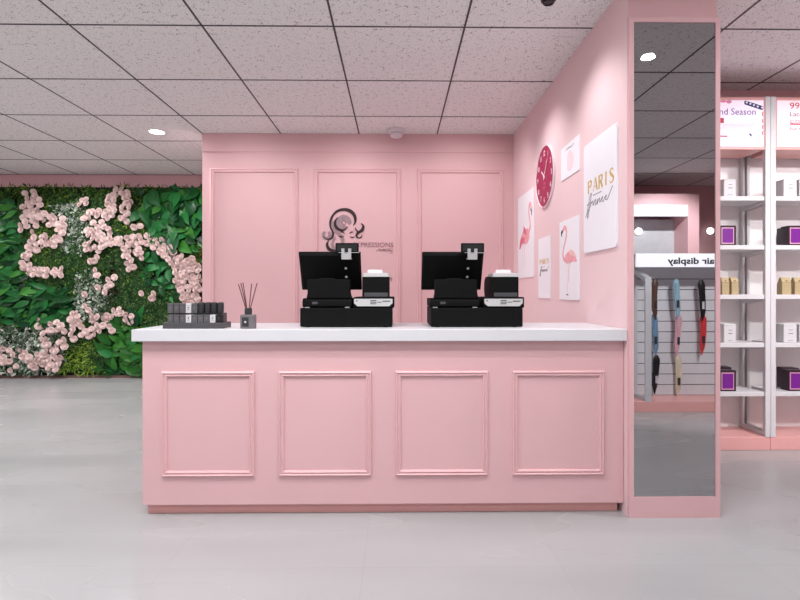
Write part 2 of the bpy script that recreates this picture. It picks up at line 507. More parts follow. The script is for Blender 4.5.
# ------------------------------------------------------------------ mirror on the column
MF = 2.818
mx0, mx1 = W(629.3, 300, MF)[0], W(720.4, 300, MF)[0]
mz1 = W(675, 17, MF)[1]
gx0, gx1 = W(634, 300, MF)[0], W(716, 300, MF)[0]
gz0, gz1 = W(675, 497, MF)[1], W(675, 22, MF)[1]
mr = thing('wall_mirror', 'tall narrow mirror in a pink frame facing the front on the column', 'mirror', ((mx0 + mx1) / 2, CF, 0))
fm = MB()
fm.box(mx0, gx0, MF, CF - .0005, 0, mz1); fm.box(gx1, mx1, MF, CF - .0005, 0, mz1)
fm.box(gx0, gx1, MF, CF - .0005, gz1, mz1); fm.box(gx0, gx1, MF, CF - .0005, 0, gz0)
fm.build('mirror_frame', M['pink'], mr)
MG = MF + 0.006
bx(gx0, gx1, MG, MG + 0.006, gz0, gz1).build('mirror_glass', M['mirror'], mr)

# ------------------------------------------------------------------ ceiling fittings
def downlight(label, x, y, r=0.088):
    t = thing('downlight', label, 'ceiling light', (x, y, CEIL))
    MB().lathe([(r, 0.001), (r, -0.005), (r * .93, -0.008), (r * .86, -0.006), (r * .86, 0.001)], (x, y, CEIL), 32).build('trim_ring', M['whitemetal'], t, smooth=True)
    MB().lathe([(r * .85, -0.002), (r * .85, -0.0062)], (x, y, CEIL), 32).build('diffuser', M['lamp'], t)
    return t
dep = (CEIL - HC) * F / (CY - 131.6)
x_ = W(157, 131.6, dep)[0]; y_ = dep - x_ * st; x_ = W(157, 131.6, y_)[0]
downlight('small round lit downlight in the ceiling left of the pink back wall', x_, y_)
DL1 = (x_, y_)
depv = (CEIL - HC) * F / (CY - 55.0)
yv = depv - 1.85 * st; xv = W(648, 55, yv)[0]
DL2 = (xv, 2 * MG - yv)
downlight('round lit downlight seen only as a bright spot in the upper mirror', DL2[0], DL2[1], 0.05)

sd = thing('smoke_detector', 'white round smoke detector on the ceiling close to the pink back wall', 'smoke detector', (W(396.3, 130, 5.46)[0], 5.46, CEIL))
c_ = tuple(sd.location)
MB().lathe([(0.09, 0.0), (0.094, -0.012), (0.09, -0.03), (0.078, -0.042), (0.066, -0.045)], c_, 32).build('base', M['detector'], sd, smooth=True)
MB().lathe([(0.06, -0.044), (0.064, -0.05)], c_, 32).build('vent_gap', M['grooveshade'], sd, smooth=True)
MB().lathe([(0.066, -0.05), (0.068, -0.06), (0.06, -0.078), (0.04, -0.086), (0.01, -0.088)], c_, 32).build('sensor_cap', M['detector'], sd, smooth=True)

SPX = W(548.5, 0, 3.02)[0]
sp = thing('ceiling_spotlight', 'small dark grey can spotlight on the ceiling at the top edge', 'ceiling light', (SPX, 3.02, CEIL))
MB().lathe([(0.034, 0.0), (0.034, -0.022), (0.031, -0.026), (0.026, -0.026), (0.026, -0.02)], tuple(sp.location), 28).build('housing', M['fixture'], sp, smooth=True)
MB().lathe([(0.044, 0.0), (0.044, -0.008)], tuple(sp.location), 28).build('mounting_plate', M['fixture'], sp, smooth=True)

# ------------------------------------------------------------------ registers (built once around the drawer's front left foot)
S0 = F / 3.0
def reg(px0, which, tsh, msh):
    S0 = F / 3.0
    """one till: cash drawer, terminal and printer; px0 = image x of the drawer's front left corner"""
    X0 = W(px0, 327, 3.0)[0]
    lx = lambda p: X0 + p / S0                       # p counted in photo px at the drawer front
    zz = lambda py, d=3.0: HC - (py - CY) * d / F
    dw = 92.0 / S0; dt = zz(308.0)
    d1 = thing('cash_drawer', 'black steel cash drawer under the %s till on the white worktop' % which, 'cash drawer', (X0 + dw / 2, 3.2, ZT), 'cash drawers on the counter')
    bx(X0, X0 + dw, 3.0, 3.41, ZT + 0.004, dt).build('drawer_case', M['blackmatte'], d1, 0.004)
    for fx in (0.04, dw - 0.04):
        for fy in (3.04, 3.36):
            MB().lathe([(0.014, 0), (0.014, 0.006)], (X0 + fx, fy, ZT), 12).build('foot', M['slot'], d1)
    # --- terminal
    tb = zz(298.6); Zd = dt + 0.004
    t = thing('pos_terminal', 'black till terminal seen from behind on the %s cash drawer' % which, 'till terminal', (lx(26), 3.15, dt), 'till terminals on the counter')
    lx_ = lx
    lx = lambda p: X0 + tsh + p / S0
    x0, x1 = lx(1.8), lx(51.5)
    base = [(3.012, Zd + .004), (3.03, Zd), (3.36, Zd), (3.37, tb), (3.03, tb + .002), (3.012, tb - .012)]
    MB().prism(base, x0, x1, lambda p, q, a: (a, p, q)).build('base', M['black'], t, 0.006)
    n0, n1 = lx(6.8), lx(49.3)
    zn = zz(279.3)
    zr = tb + .001
    neckp = [(n0 - .006, zr), (n1 + .012, zr), (n1 + .004, zr + .015), (n1, zr + .035), (n1, zn), (n0 + .165, zn), (n0 + .15, zn + .007), (n0 + .075, zn + .007), (n0 + .06, zn), (n0, zn), (n0, zr + .03), (n0 - .004, zr + .012)]
    MB().prism(neckp, 3.016, 3.10, lambda p, q, a: (p, a, q)).build('stand', M['black'], t, 0.006)
    # tilted monitor: the upper edge leans towards the shop
    mL, mR = X0 + msh, X0 + msh + .372
    top = Vector((0, 3.085, zz(253.2, 3.07))); bot = Vector((0, 3.205, zz(290.2, 3.2)))
    dn = (bot - top).normalized(); nn = Vector((0, dn.z, -dn.y));
    if nn.y > 0: nn = -nn                           # points to the shop side
    mm = MB()
    back = [(mL, mR, 0.0)]
    def mp(x, s, h):                                  # s along the height, h out of the back
        p = top.lerp(bot, s) + nn * h
        return (x, p.y, p.z)
    vs = []
    for h, ins in ((-0.028, 0.0), (-0.004, 0.0), (0.006, 0.012)):
        for (x, s) in ((mL + ins, ins * 4), (mR - ins, ins * 4), (mR - ins, 1 - ins * 4), (mL + ins, 1 - ins * 4)):
            vs.append(mp(x, s, h))
    fs = [(0, 1, 2, 3), (8, 9, 10, 11)]
    for r in (0, 4):
        fs += [(r + k, r + (k + 1) % 4, r + 4 + (k + 1) % 4, r + 4 + k) for k in range(4)]
    mon = mm.add(vs, fs).build('monitor', M['black'], t, 0.003)
    sc = MB(); q = [mp(mL + .014, .05, -0.0285), mp(mR - .014, .05, -0.0285), mp(mR - .014, .95, -0.0285), mp(mL + .014, .95, -0.0285),
                    mp(mL + .014, .05, -0.0275), mp(mR - .014, .05, -0.0275), mp(mR - .014, .95, -0.0275), mp(mL + .014, .95, -0.0275)]
    sc.add(q, [(0, 1, 2, 3), (4, 5, 6, 7), (0, 1, 5, 4), (1, 2, 6, 5), (2, 3, 7, 6), (3, 0, 4, 7)]).build('screen', M['slot'], mon)
    # arm from stand to monitor
    ax = (n0 + n1) / 2
    MB().prism([(3.07, zn - .08), (3.17, zn - .05), (3.18, zn - .02), (3.09, zn - .01)], ax - .05, ax + .05, lambda p, q, a: (a, p, q)).build('tilt_arm', M['black'], t, 0.004)
    # customer display on a white bracket above the monitor
    md = msh + .0175 - tsh
    c0, c1 = lx(36.0) + md, lx(59.3) + md
    z1, z0 = zz(242.5), zz(252.0)
    cd = bx(c0, c1, 3.03, 3.052, z0, z1).build('customer_display', M['black'], t, 0.003)
    bx(c0 + .008, c1 - .008, 3.0292, 3.0302, z0 + .008, z1 - .008).build('display_window', M['slot'], cd)
    b0, b1 = lx(42.3) + md, lx(52.0) + md; zb0, zb1, zbm = zz(259.2), zz(248.3), zz(253.0)
    br = MB()
    br.box(b0, b1, 3.018, 3.0285, zb0, zbm); br.box(b0, b0 + (b1 - b0) * .3, 3.018, 3.0285, zbm, zb1); br.box(b1 - (b1 - b0) * .3, b1, 3.018, 3.0285, zbm, zb1)
    br.box(b0, b1, 3.0285, 3.085, zb0 + .004, zb0 + .010)
    bo = br.build('bracket', M['steel'], t); bo['label'] = 'pale metal bracket'
    bx(c0 + .02, c1 + .006, 3.02, 3.027, z0 - .003, z0).build('bracket_rail', M['steel'], bo)
    for py in (267.6, 276.2):
        s = (py - 253.2) / 37.0
        cpos = Vector(mp(lx(45.0) + md, s, 0.006))
        MB().lathe([(0.008, -0.004), (0.008, -0.010), (0.005, -0.013)], (cpos.x, cpos.y + .004, cpos.z), 16, 'y').build('screw', M['steel'], mon, smooth=True)
    po = bx(lx(12), lx(17.2), 3.0085, 3.02, zz(304.2), zz(301.8)).build('port', M['charcoal'], t)
    for p in (4.5, 44.5):
        bx(lx(p), lx(p + 4.5), 3.014, 3.04, dt, Zd + .002).build('rubber_foot', M['steel'], t)
    # --- printer
    lx = lx_
    p0, p1 = lx(53.0), lx(94.0)
    pr = thing('receipt_printer', 'black receipt printer with a paper slip beside the %s till terminal' % which, 'receipt printer', ((p0 + p1) / 2, 3.15, dt), 'receipt printers on the counter')
    tt = zz(297.0)
    tray = bx(p0, p1, 3.012, 3.36, dt, tt).build('tray', M['black'], pr, 0.006)
    l0, l1 = p0 + .004, p1 - .010; la, lb = zz(306.3), zz(298.8)
    lp = [(l0, lb), (l1, lb), (l1, la + .018), (l1 - .02, la), (l0 + .02, la), (l0, la + .018)]
    lab = MB().prism(lp, 3.0095, 3.0135, lambda p, q, a: (p, a, q)).build('front_label', M['labelwhite'], pr)
    lab['label'] = 'white label strip with small print'
    S = Sheet((l0, 3.0095, la), (1, 0, 0), (0, -1, 0)); mk = MB(); w_ = l1 - l0; h_ = lb - la
    for (a, b, c, d) in ((.42, .58, .72, .82), (.42, .58, .50, .60), (.42, .58, .28, .38), (.60, .72, .50, .58), (.74, .94, .62, .74), (.05, .09, .66, .80)):
        mk = MB(); S.rect(mk, w_ * a, w_ * b, h_ * c, h_ * d); mk.build('small_print', M['print'], lab)
    q0, q1 = lx(61.7), lx(88.8); pt = zz(276.4); ptop = zz(273.0)
    pf = [(3.026, tt + .001), (3.28, tt + .001), (3.30, tt + .04), (3.295, pt - .02)]
    for k in range(7):
        a = k / 6 * PI / 2
        pf.append((3.225 + .068 * math.cos(a), pt - .05 + .055 * math.sin(a)))
    pf += [(3.10, pt + .002), (3.026, pt - .003)]
    MB().prism(pf, q0, q1, lambda p, q, a: (a, p, q)).build('body', M['black'], pr, 0.004)
    tp = [(3.022, pt - .002), (3.022, ptop), (3.10, ptop + .004), (3.19, ptop - .002), (3.19, pt - .002)]
    MB().prism(tp, q0 + .006, q1 - .003, lambda p, q, a: (a, p, q)).build('top_cover', M['labelwhite'], pr, 0.002)
    pp = [(3.055, ptop + .003), (3.057, ptop + .003), (3.064, zz(269.2)), (3.062, zz(269.2))]
    MB().prism(pp, q0 + .03, q0 + .118, lambda p, q, a: (a, p, q)).build('paper_slip', M['paper'], pr)
    gr = bx(q0 + .012, q1 - .008, 3.021, 3.03, zz(296.6), zz(292.6)).build('grille', M['charcoal'], pr)
    return d1, t, pr
reg(300.0, 'left', 0.0, -.0256)
reg(431.2, 'right', -.015, -.048)

# ------------------------------------------------------------------ carton rack and reed diffuser on the counter
RF = 2.905
def rx(px, d=RF): return W(px, 325, d)[0]
r0, r1 = rx(162.6), rx(222.6)
rk = thing('display_rack', 'low dark grey two-tier counter rack holding small cartons on the worktop', 'display rack', ((r0 + r1) / 2, RF + .1, ZT))
rt = ZT + 0.033
RBK = RF + 0.15
bx(r0, r1, RF, RBK, ZT, rt).build('tray', M['greytray'], rk, 0.002)
d_low, d_up = RF + 0.012, RF + 0.062
zs = HC - (313.0 - CY) * d_up / F
bx(r0 + .025, r1 - .022, d_up - .012, RBK - .01, rt, zs).build('step', M['greytray'], rk, 0.001)
lip = bx(r0 + .022, r1 - .020, d_up - .016, d_up - .004, zs - .006, zs).build('step_lip', M['slot'], rk)
xs_low = [167.2 + i * 6.05 for i in range(10)]
cols_low = ['greybox', 'greybox', 'greybox', 'ltbox', 'greybox', 'greybox', 'greybox', 'ltbox', 'slot']
ordn = ['first', 'second', 'third', 'fourth', 'fifth', 'sixth', 'seventh', 'eighth', 'ninth']
hl = 0.044
def carton(name, label, group, m, x0, x1, y, dpt, z, h, mark):
    t = thing(name, label, 'carton', ((x0 + x1) / 2, y + dpt / 2, z), group)
    bx(x0, x1, y, y + dpt, z, z + h).build('box', m, t, 0.0012)
    bx(x0 + .0004, x1 - .0004, y - .0004, y + dpt, z + h * .78, z + h * .79).build('lid_seam', M['slot'], t)
    S = Sheet(((x0 + x1) / 2, y, z + h * .5), (1, 0, 0), (0, -1, 0)); k = MB()
    S.disc(k, 0, .004, .0045, n=12); S.rect(k, -.007, .007, -.008, -.006)
    k.build('emblem', mark, t)
    return t
for i in range(9):
    a, b = rx(xs_low[i] + .25, d_low), rx(xs_low[i + 1] - .25, d_low)
    m = M[cols_low[i]]
    adj = {'greybox': 'grey', 'ltbox': 'white', 'slot': 'black'}[cols_low[i]]
    carton('carton', '%s small carton, %s from the left in the lower row of the grey counter rack' % (adj, ordn[i]), 'cartons in the counter rack', m, a, b, d_low, .035, rt, hl,
           M['inkgrey'] if cols_low[i] != 'slot' else M['charcoal'])
hu = HC - (303.2 - CY) * d_up / F - zs
for i in range(5):
    a, b = rx(167.2 + i * 6.05 + .25, d_up), rx(167.2 + (i + 1) * 6.05 - .25, d_up)
    m = 'ltbox' if i == 3 else 'greybox'
    carton('carton', '%s small carton, %s from the left in the upper row of the grey counter rack' % ('white' if i == 3 else 'grey', ordn[i]), 'cartons in the counter rack', M[m], a, b, d_up, .035, zs, hu, M['inkgrey'])
for i in range(4):
    a, b = rx(197.5 + i * 6.35, d_up), rx(197.5 + i * 6.35 + 6.2, d_up)
    r = (b - a) / 2; cxx = (a + b) / 2; yy = d_up + r
    t = thing('bottle', 'dark grey round-shouldered bottle, %s from the left beside the upper row of cartons' % ordn[i], 'bottle', (cxx, yy, zs), 'dark bottles in the counter rack')
    h = hu + .006
    MB().lathe([(r * .94, 0), (r, .003), (r, h * .86), (r * .93, h * .95), (r * .7, h)], (cxx, yy, zs), 20).build('flask', M['darktube'], t, smooth=True)
    MB().lathe([(r * 1.004, h * .70), (r * 1.004, h * .715)], (cxx, yy, zs), 20).build('cap_line', M['slot'], t)

df = thing('reed_diffuser', 'square grey reed diffuser bottle with brown sticks beside the carton rack', 'reed diffuser', (W(247, 328, 2.93)[0], 2.93, ZT))
q0, q1 = W(239.9, 328, 2.9)[0], W(254.2, 328, 2.9)[0]
hb = (HC - (314.6 - CY) * 2.9 / F) - ZT
xm = (q0 + q1) / 2
bx(q0, q1, 2.9, 2.95, ZT, ZT + hb).build('bottle', M['diffglass'], df, 0.005)
ym = 2.925
rn = .0205
MB().lathe([(rn * .9, hb - .001), (rn, hb + .002), (rn, hb + .034), (rn * .8, hb + .037)], (xm, ym, ZT), 20).build('neck_collar', M['darktube'], df, smooth=True)
lb = bx(q0 + .012, q0 + .049, 2.8985, 2.9, ZT + .012, ZT + hb - .016).build('label_plate', M['darktube'], df)
S = Sheet((q0 + .0305, 2.8985, ZT + .038), (1, 0, 0), (0, -1, 0)); k = MB(); S.disc(k, 0, 0, .006, n=14); k.build('label_dot', M['labelwhite'], lb)
for (px, py, dy) in ((238.4, 284.2, .01), (240.8, 283, -.02), (243.0, 282.6, .03), (251.6, 283.8, -.01), (257.0, 283.2, .015)):
    X, Z = W(px, py, ym + dy)
    bxx = xm + (X - xm) * .12
    MB().tube([(bxx, ym, ZT + hb + .01), (X, ym + dy, Z)], 0.0028, 7).build('reed', M['reed'], df)

# ------------------------------------------------------------------ wall logo
LD = BW - 0.002
LO = W(310, 265, LD)
LS = (W(400, 230, LD)[0] - W(310, 230, LD)[0]) / 800.0          # metres per zoom pixel (8.89 per photo px)
lg = thing('wall_logo', 'dark and grey curly-haired lady emblem with lettering on the pink back wall', 'wall logo', (LO[0] + 300 * LS, LD, LO[1]))
SL = Sheet((LO[0], LD, LO[1]), (1, 0, 0), (0, -1, 0))
def lz(pts): return [(x * LS, (578 - y) * LS) for x, y in pts]
def sw(mb, pts, ws, lvl=0): SL.stroke(mb, lz(pts), [w * 1.22 * LS for w in ws], 0.0005, 0.003 + lvl * .001)
k = MB()
sw(k, [(205, 185), (198, 225), (212, 262), (245, 295), (300, 318)], [6, 24, 26, 22, 4])
for rr, w in ((50, 30), (20, 12)):
    pts = [(300 + rr * math.cos(t * PI / 8), 200 + rr * math.sin(t * PI / 8)) for t in range(-14, 2)]
    sw(k, pts, [6] + [w] * (len(pts) - 2) + [4])
pts = [(148 + 28 * math.cos(t * PI / 8), 312 + 30 * math.sin(t * PI / 8)) for t in range(-3, 12)]
sw(k, pts, [4] + [24] * (len(pts) - 2) + [8])
sw(k, [(230, 325), (205, 365), (200, 405), (222, 432), (250, 425)], [4, 16, 22, 16, 4])
sw(k, [(262, 318), (285, 340), (290, 372), (280, 400)], [10, 26, 26, 6])
k.build('grey_curls', M['logogrey'], lg)
k = MB()
sw(k, [(384, 228), (402, 190), (396, 140), (360, 100), (305, 84), (245, 98), (205, 135), (182, 190), (182, 240), (202, 285), (204, 320), (180, 345), (140, 345), (115, 318)], [2, 16, 24, 26, 22, 18, 16, 15, 12, 13, 16, 14, 6, 2], 1)
sw(k, [(250, 150), (226, 185), (224, 225), (250, 258), (295, 268), (335, 240)], [2, 15, 20, 22, 14, 2], 1)
sw(k, [(168, 355), (152, 395), (168, 435), (215, 452), (250, 450)], [2, 18, 24, 20, 4], 1)
sw(k, [(452, 205), (473, 232), (462, 268), (428, 290), (412, 318), (428, 336), (455, 330), (462, 305)], [2, 18, 24, 20, 14, 10, 8, 2], 1)
sw(k, [(400, 242), (412, 268), (432, 286)], [2, 12, 8], 1)
k.build('dark_curls', M['logodark'], lg)
for nm, pts in (('eyelid', [(252, 318), (278, 328), (304, 326)]), ('eyebrow', [(262, 285), (288, 284), (308, 300)]),
                ('eyelid', [(352, 322), (374, 334), (398, 322)]), ('eyebrow', [(350, 300), (366, 286), (388, 284)])):
    k = MB(); sw(k, pts, [2, 10, 2]); k.build(nm, M['logodark'], lg)
k = MB()
a0 = 340
SL.text(k, 'EX', 385 * LS, (578 - 417) * LS, 40 * LS, h0=0.0005, ext=0.001, width=60 * LS)
SL.text(k, 'PRESSIONS', 452 * LS, (578 - 417) * LS, 40 * LS, h0=0.0005, ext=0.001, width=288 * LS)
k.build('lettering', M['logotext'], lg)
k = MB()
def scriptword(mb, S, x, y, w, h, pat, ws, h0=.0002, h1=.0012):
    S.stroke(mb, [(x + a * w, y + b * h) for a, b in pat], ws, h0, h1, 5)
scriptword(k, SL, 588 * LS, (578 - 458) * LS, 150 * LS, 26 * LS,
           [(0, 0), (.1, .5), (.2, 1), (.22, .1), (.3, .5), (.36, .55), (.38, .1), (.46, .9), (.47, .1), (.54, .6), (.58, .1), (.66, .6), (.7, 0), (.78, .9), (.79, .1), (.86, .6), (.88, .2), (.95, .6), (.92, -.4), (.82, -.6)], 4 * LS, .0005, .002)
SL.stroke(k, lz([(592, 447), (640, 440), (700, 432), (738, 430)]), [1 * LS, 2 * LS, 2 * LS, 1 * LS], .0005, .002)
k.build('script_line', M['logotext'], lg)
k = MB()
x, z = W(384, 279.5, LD); 
scriptword(k, Sheet((x, LD, z), (1, 0, 0), (0, -1, 0)), 0, 0, .09, .03, [(0, .2), (.3, .5), (.5, .2), (.7, .7), (.75, .1), (.95, .7), (.9, -.3), (.8, -.5)], .006, .001, .006)
k.build('small_flourish', M['logotext'], lg)

# ------------------------------------------------------------------ clock and posters on the right wall
u_, n_ = (0, -1, 0), (-1, 0, 0)
cd0 = wallD(537.4, 176, RW)[0]; cd1 = wallD(555.4, 176, RW)[0]
cyc = (cd0 + cd1) / 2; R = (cd0 - cd1) / 2
czc = wallD(546.5, 176.2, RW)[1]; 
ck = thing('wall_clock', 'round crimson wall clock with white rim and numerals on the pink wall', 'clock', (RW, cyc, czc))
MB().lathe([(R * .9, 0.0), (R, 0.0), (R, -.014), (R * .99, -.018), (R * .975, -.018), (R * .965, -.014), (R * .965, -.004)], (RW - .0005, cyc, czc), 56, 'x', False).build('rim', M['clockwhite'], ck, smooth=True)
MB().lathe([(R * .966, -.004), (R * .966, -.012)], (RW, cyc, czc), 56, 'x').build('face', M['crimson'], ck)
S = Sheet((RW - .012, cyc, czc), u_, n_)
for i in range(1, 13):
    k = MB(); a = PI / 2 - i * PI / 6
    S.text(k, str(i), R * .76 * math.cos(a), R * .76 * math.sin(a) - R * .085, R * .17, 'CENTER', ext=.001)
    k.build('numeral', M['clockwhite'], ck)
k = MB()
S.stroke(k, [(-R * .08, -R * .25), (0, -R * .2), (R * .1, -R * .27), (R * .02, -R * .36), (-R * .1, -R * .34), (-R * .02, -R * .45)], .012)
S.stroke(k, [(-R * .05, R * .55), (0, R * .3), (-R * .04, R * .45)], .01)
k.build('dial_print', M['crimsonlight'], ck)
def hand(name, ang, L, w, h):
    k = MB(); a = math.radians(90 - ang); c, s = math.cos(a), math.sin(a)
    S.poly(k, [(x * c - y * s, x * s + y * c) for x, y in ((-L * .18, -w * .5), (L * .8, -w * .5), (L, 0), (L * .8, w * .5), (-L * .18, w * .5))], h, h + .0015)
    k.build(name, M['clockwhite'], ck)
hand('hour_hand', 306, R * .42, .014, .002); hand('minute_hand', 36, R * .68, .009, .004)
k = MB(); S.disc(k, 0, 0, .014, .001, .007); k.build('hub', M['clockwhite'], ck)

def poster(px0, px1, top, bot, label, cor=0.0, depth=0.006, group=None):
    """sheet on the right wall; px0/px1 = left and right image x; top/bot world z"""
    d0 = wallD(px0, 200, RW)[0]; d1 = wallD(px1, 200, RW)[0]
    w = d0 - d1; h = top - bot
    t = thing('wall_poster', label, 'poster', (RW, (d0 + d1) / 2, bot))
    S = Sheet((RW - .0005, d0, bot), u_, n_)
    pts = []
    if cor > 0:
        for (ax, ay, a0) in ((w - cor, cor, -PI / 2), (w - cor, h - cor, 0), (cor, h - cor, PI / 2), (cor, cor, PI)):
            for i in range(6):
                a = a0 + i / 5 * PI / 2
                pts.append((ax + cor * math.cos(a), ay + cor * math.sin(a)))
    else:
        pts = [(0, 0), (w, 0), (w, h), (0, h)]
    k = MB(); S.poly(k, pts, 0, depth); k.build('sheet', M['poster'], t)
    return t, Sheet((RW - .0005 - depth, d0, bot), u_, n_), w, h

def zwall(px, py): return wallD(px, py, RW)[1]

# flamingo poster, far
t, S, w, h = poster(518.7, 534.4, (zwall(518.7, 196.2) + zwall(534.4, 189.6)) / 2, (zwall(518.7, 278.8) + zwall(534.4, 276.2)) / 2, 'white poster of a deep pink flamingo nearest the back corner of the pink wall', 0.02)
f = lambda L: [(a * w, b * h) for a, b in L]
k = MB(); S.stroke(k, f([(.86, .78), (.82, .83), (.75, .82), (.72, .74), (.78, .66), (.80, .58), (.70, .51)]), [.02, .04, .045, .032, .032, .038, .05]); k.build('flamingo_neck', M['flam'], t)
k = MB(); S.poly(k, f([(.10, .37), (.16, .47), (.28, .53), (.44, .60), (.50, .56), (.62, .58), (.74, .53), (.76, .46), (.66, .41), (.50, .39), (.36, .42), (.24, .40)]), .0002, .0015); k.build('flamingo_body', M['flam'], t)
k = MB(); S.poly(k, f([(.10, .36), (.18, .46), (.32, .50), (.48, .46), (.40, .41), (.28, .41), (.18, .36)]), 0.0016, .0022)
S.poly(k, f([(.40, .62), (.55, .56), (.58, .49), (.46, .52), (.38, .55)]), 0.0016, .0022); k.build('flamingo_wing', M['flamdark'], t)
k = MB(); S.stroke(k, f([(.84, .78), (.88, .74), (.88, .69)]), [.03, .026, .004], 0.0016, .0022); k.build('flamingo_beak', M['beak'], t)
k = MB(); S.stroke(k, f([(.46, .41), (.44, .30), (.47, .22), (.46, .12)]), .008); S.stroke(k, f([(.36, .41), (.33, .29), (.36, .20), (.33, .11)]), .008); k.build('flamingo_legs', M['flampale'], t)
# small paris poster
def paris_word(S, t, x, y, w, h):
    """tall two-weight capitals"""
    k = MB(); lw = w / 5.0; T = lw * .21; th = lw * .06
    def bar(x0, y0, x1, y1, ww): S.stroke(k, [(x0, y0), (x1, y1)], ww)
    # P
    bar(x + T / 2, y, x + T / 2, y + h, T); S.stroke(k, [(x + T, y + h - th / 2), (x + lw * .6, y + h * .93), (x + lw * .66, y + h * .74), (x + lw * .55, y + h * .55), (x + T, y + h * .5)], [th, T * .7, T, T * .7, th])
    # A
    x1 = x + lw; bar(x1 + lw * .05, y, x1 + lw * .42, y + h, th); bar(x1 + lw * .45, y + h, x1 + lw * .78, y, T); bar(x1 + lw * .18, y + h * .33, x1 + lw * .65, y + h * .33, th)
    # R
    x1 = x + 2 * lw; bar(x1 + T / 2, y, x1 + T / 2, y + h, T); S.stroke(k, [(x1 + T, y + h - th / 2), (x1 + lw * .58, y + h * .93), (x1 + lw * .64, y + h * .75), (x1 + lw * .52, y + h * .57), (x1 + T, y + h * .52)], [th, T * .7, T, T * .7, th]); bar(x1 + lw * .35, y + h * .53, x1 + lw * .72, y, T * .9)
    # I
    x1 = x + 3.05 * lw; bar(x1 + T / 2 + lw * .12, y, x1 + T / 2 + lw * .12, y + h, T)
    # S
    x1 = x + 3.85 * lw
    S.stroke(k, [(x1 + lw * .6, y + h * .8), (x1 + lw * .5, y + h * .97), (x1 + lw * .25, y + h * .97), (x1 + lw * .1, y + h * .78), (x1 + lw * .3, y + h * .57), (x1 + lw * .55, y + h * .4), (x1 + lw * .62, y + h * .2), (x1 + lw * .4, y + h * .03), (x1 + lw * .15, y + h * .03), (x1 + lw * .03, y + h * .22)], [th, th * 1.4, th * 1.6, T * .8, T, T, T * .8, th * 1.5, th * 1.4, th])
    k.build('gold_lettering', M['gold'], t)
def france_word(S, t, x, y, w, h, lw):
    k = MB()
    pat = [(-.06, -.55), (.0, -.3), (.07, .3), (.15, .95), (.2, 1.0), (.17, .6), (.09, -.2), (.03, -.7), (.04, -.2), (.14, .1), (.22, .35), (.27, .42), (.27, .1), (.33, .35), (.38, .45), (.36, .1), (.42, .12), (.46, .42), (.45, .08), (.5, .3), (.55, .42), (.56, .12), (.62, .3), (.68, .42), (.64, .2), (.69, .08), (.76, .3), (.82, .4), (.79, .15), (.86, .12), (.95, .45), (1.05, .85)]
    S.stroke(k, [(x + a * w, y + b * h) for a, b in pat], lw, sub=5)
    S.stroke(k, [(x - .0 * w, y + .28 * h), (x + .2 * w, y + .4 * h)], lw)
    k.build('script_lettering', M['inkgrey'], t)
    k = MB()
    for i in range(6):
        S.rect(k, x + w * (.28 + i * .06), x + w * (.315 + i * .06), y + h * .78, y + h * .86)
    k.build('small_lettering', M['inkgrey'], t)
t, S, w, h = poster(539.0, 551.1, (zwall(539, 238.4) + zwall(551, 236)) / 2, (zwall(539, 298.8) + zwall(551, 297.6)) / 2, 'small white lettered poster low between the two flamingo posters')
paris_word(S, t, w * .14, h * .56, w * .80, h * .085); france_word(S, t, w * .16, h * .43, w * .68, h * .1, .005)
# flamingo poster, near
t, S, w, h = poster(560.3, 580.0, (zwall(560.3, 221.2) + zwall(580, 216.4)) / 2, (zwall(560.3, 299.6) + zwall(580, 300)) / 2, 'white poster of a slim pink flamingo hanging below the small square print')
f = lambda L: [(a * w, b * h) for a, b in L]
k = MB(); S.stroke(k, f([(.20, .875), (.27, .91), (.36, .89), (.39, .83), (.33, .74), (.24, .65), (.20, .57), (.27, .51), (.40, .50)]), [.02, .036, .034, .022, .022, .022, .024, .03, .04]); k.build('flamingo_neck', M['flam'], t)
k = MB(); S.poly(k, f([(.27, .50), (.34, .56), (.48, .60), (.66, .585), (.80, .53), (.92, .46), (.82, .455), (.72, .47), (.60, .455), (.45, .45), (.34, .465)]), .0002, .0015); k.build('flamingo_body', M['flam'], t)
k = MB(); S.poly(k, f([(.48, .60), (.62, .62), (.78, .58), (.90, .50), (.76, .53), (.60, .55)]), 0.0016, .0022); k.build('flamingo_wing', M['flampale'], t)
k = MB(); S.stroke(k, f([(.19, .875), (.13, .855), (.13, .81)]), [.022, .028, .004], 0.0016, .0022); k.build('flamingo_beak', M['beak'], t)
k = MB(); S.stroke(k, f([(.50, .455), (.49, .32), (.46, .22), (.42, .09)]), .006); S.stroke(k, f([(.60, .455), (.53, .36), (.50, .30), (.52, .22)]), .006); k.build('flamingo_legs', M['flampale'], t)
k = MB(); S.rect(k, w * .38, w * .48, h * .055, h * .07); k.build('signature', M['inkgrey'], t)
# small square print
t, S, w, h = poster(561.8, 580.2, (zwall(561.8, 148.4) + zwall(580.2, 135.6)) / 2, (zwall(561.8, 180) + zwall(580.2, 171.5)) / 2, 'small nearly square white print with a pale pink shape right of the clock')
k = MB(); pts = []
for i in range(32):
    a = 2 * PI * i / 32
    pts.append((w * .52 + .062 * (1 + .15 * math.cos(3 * a)) * math.cos(a) * 1.15, h * .45 + .075 * math.sin(a)))
S.poly(k, pts); k.build('pale_shape', M['palepinkink'], t)
k = MB(); S.stroke(k, [(w * .3, h * .84), (w * .45, h * .86), (w * .6, h * .84), (w * .72, h * .87)], [.004, .007, .005, .004]); k.build('script_lettering', M['inkgrey'], t)
# large paris poster
t, S, w, h = poster(585.2, 618.4, (zwall(585.2, 146.4) + zwall(618.4, 122.8)) / 2, (zwall(585.2, 254) + zwall(618.4, 246)) / 2, 'largest white poster with gold lettering, nearest the mirrored column', 0.03, 0.01)
paris_word(S, t, w * .15, h * .535, w * .86, h * .115); france_word(S, t, w * .12, h * .40, w * .74, h * .125, .0065)

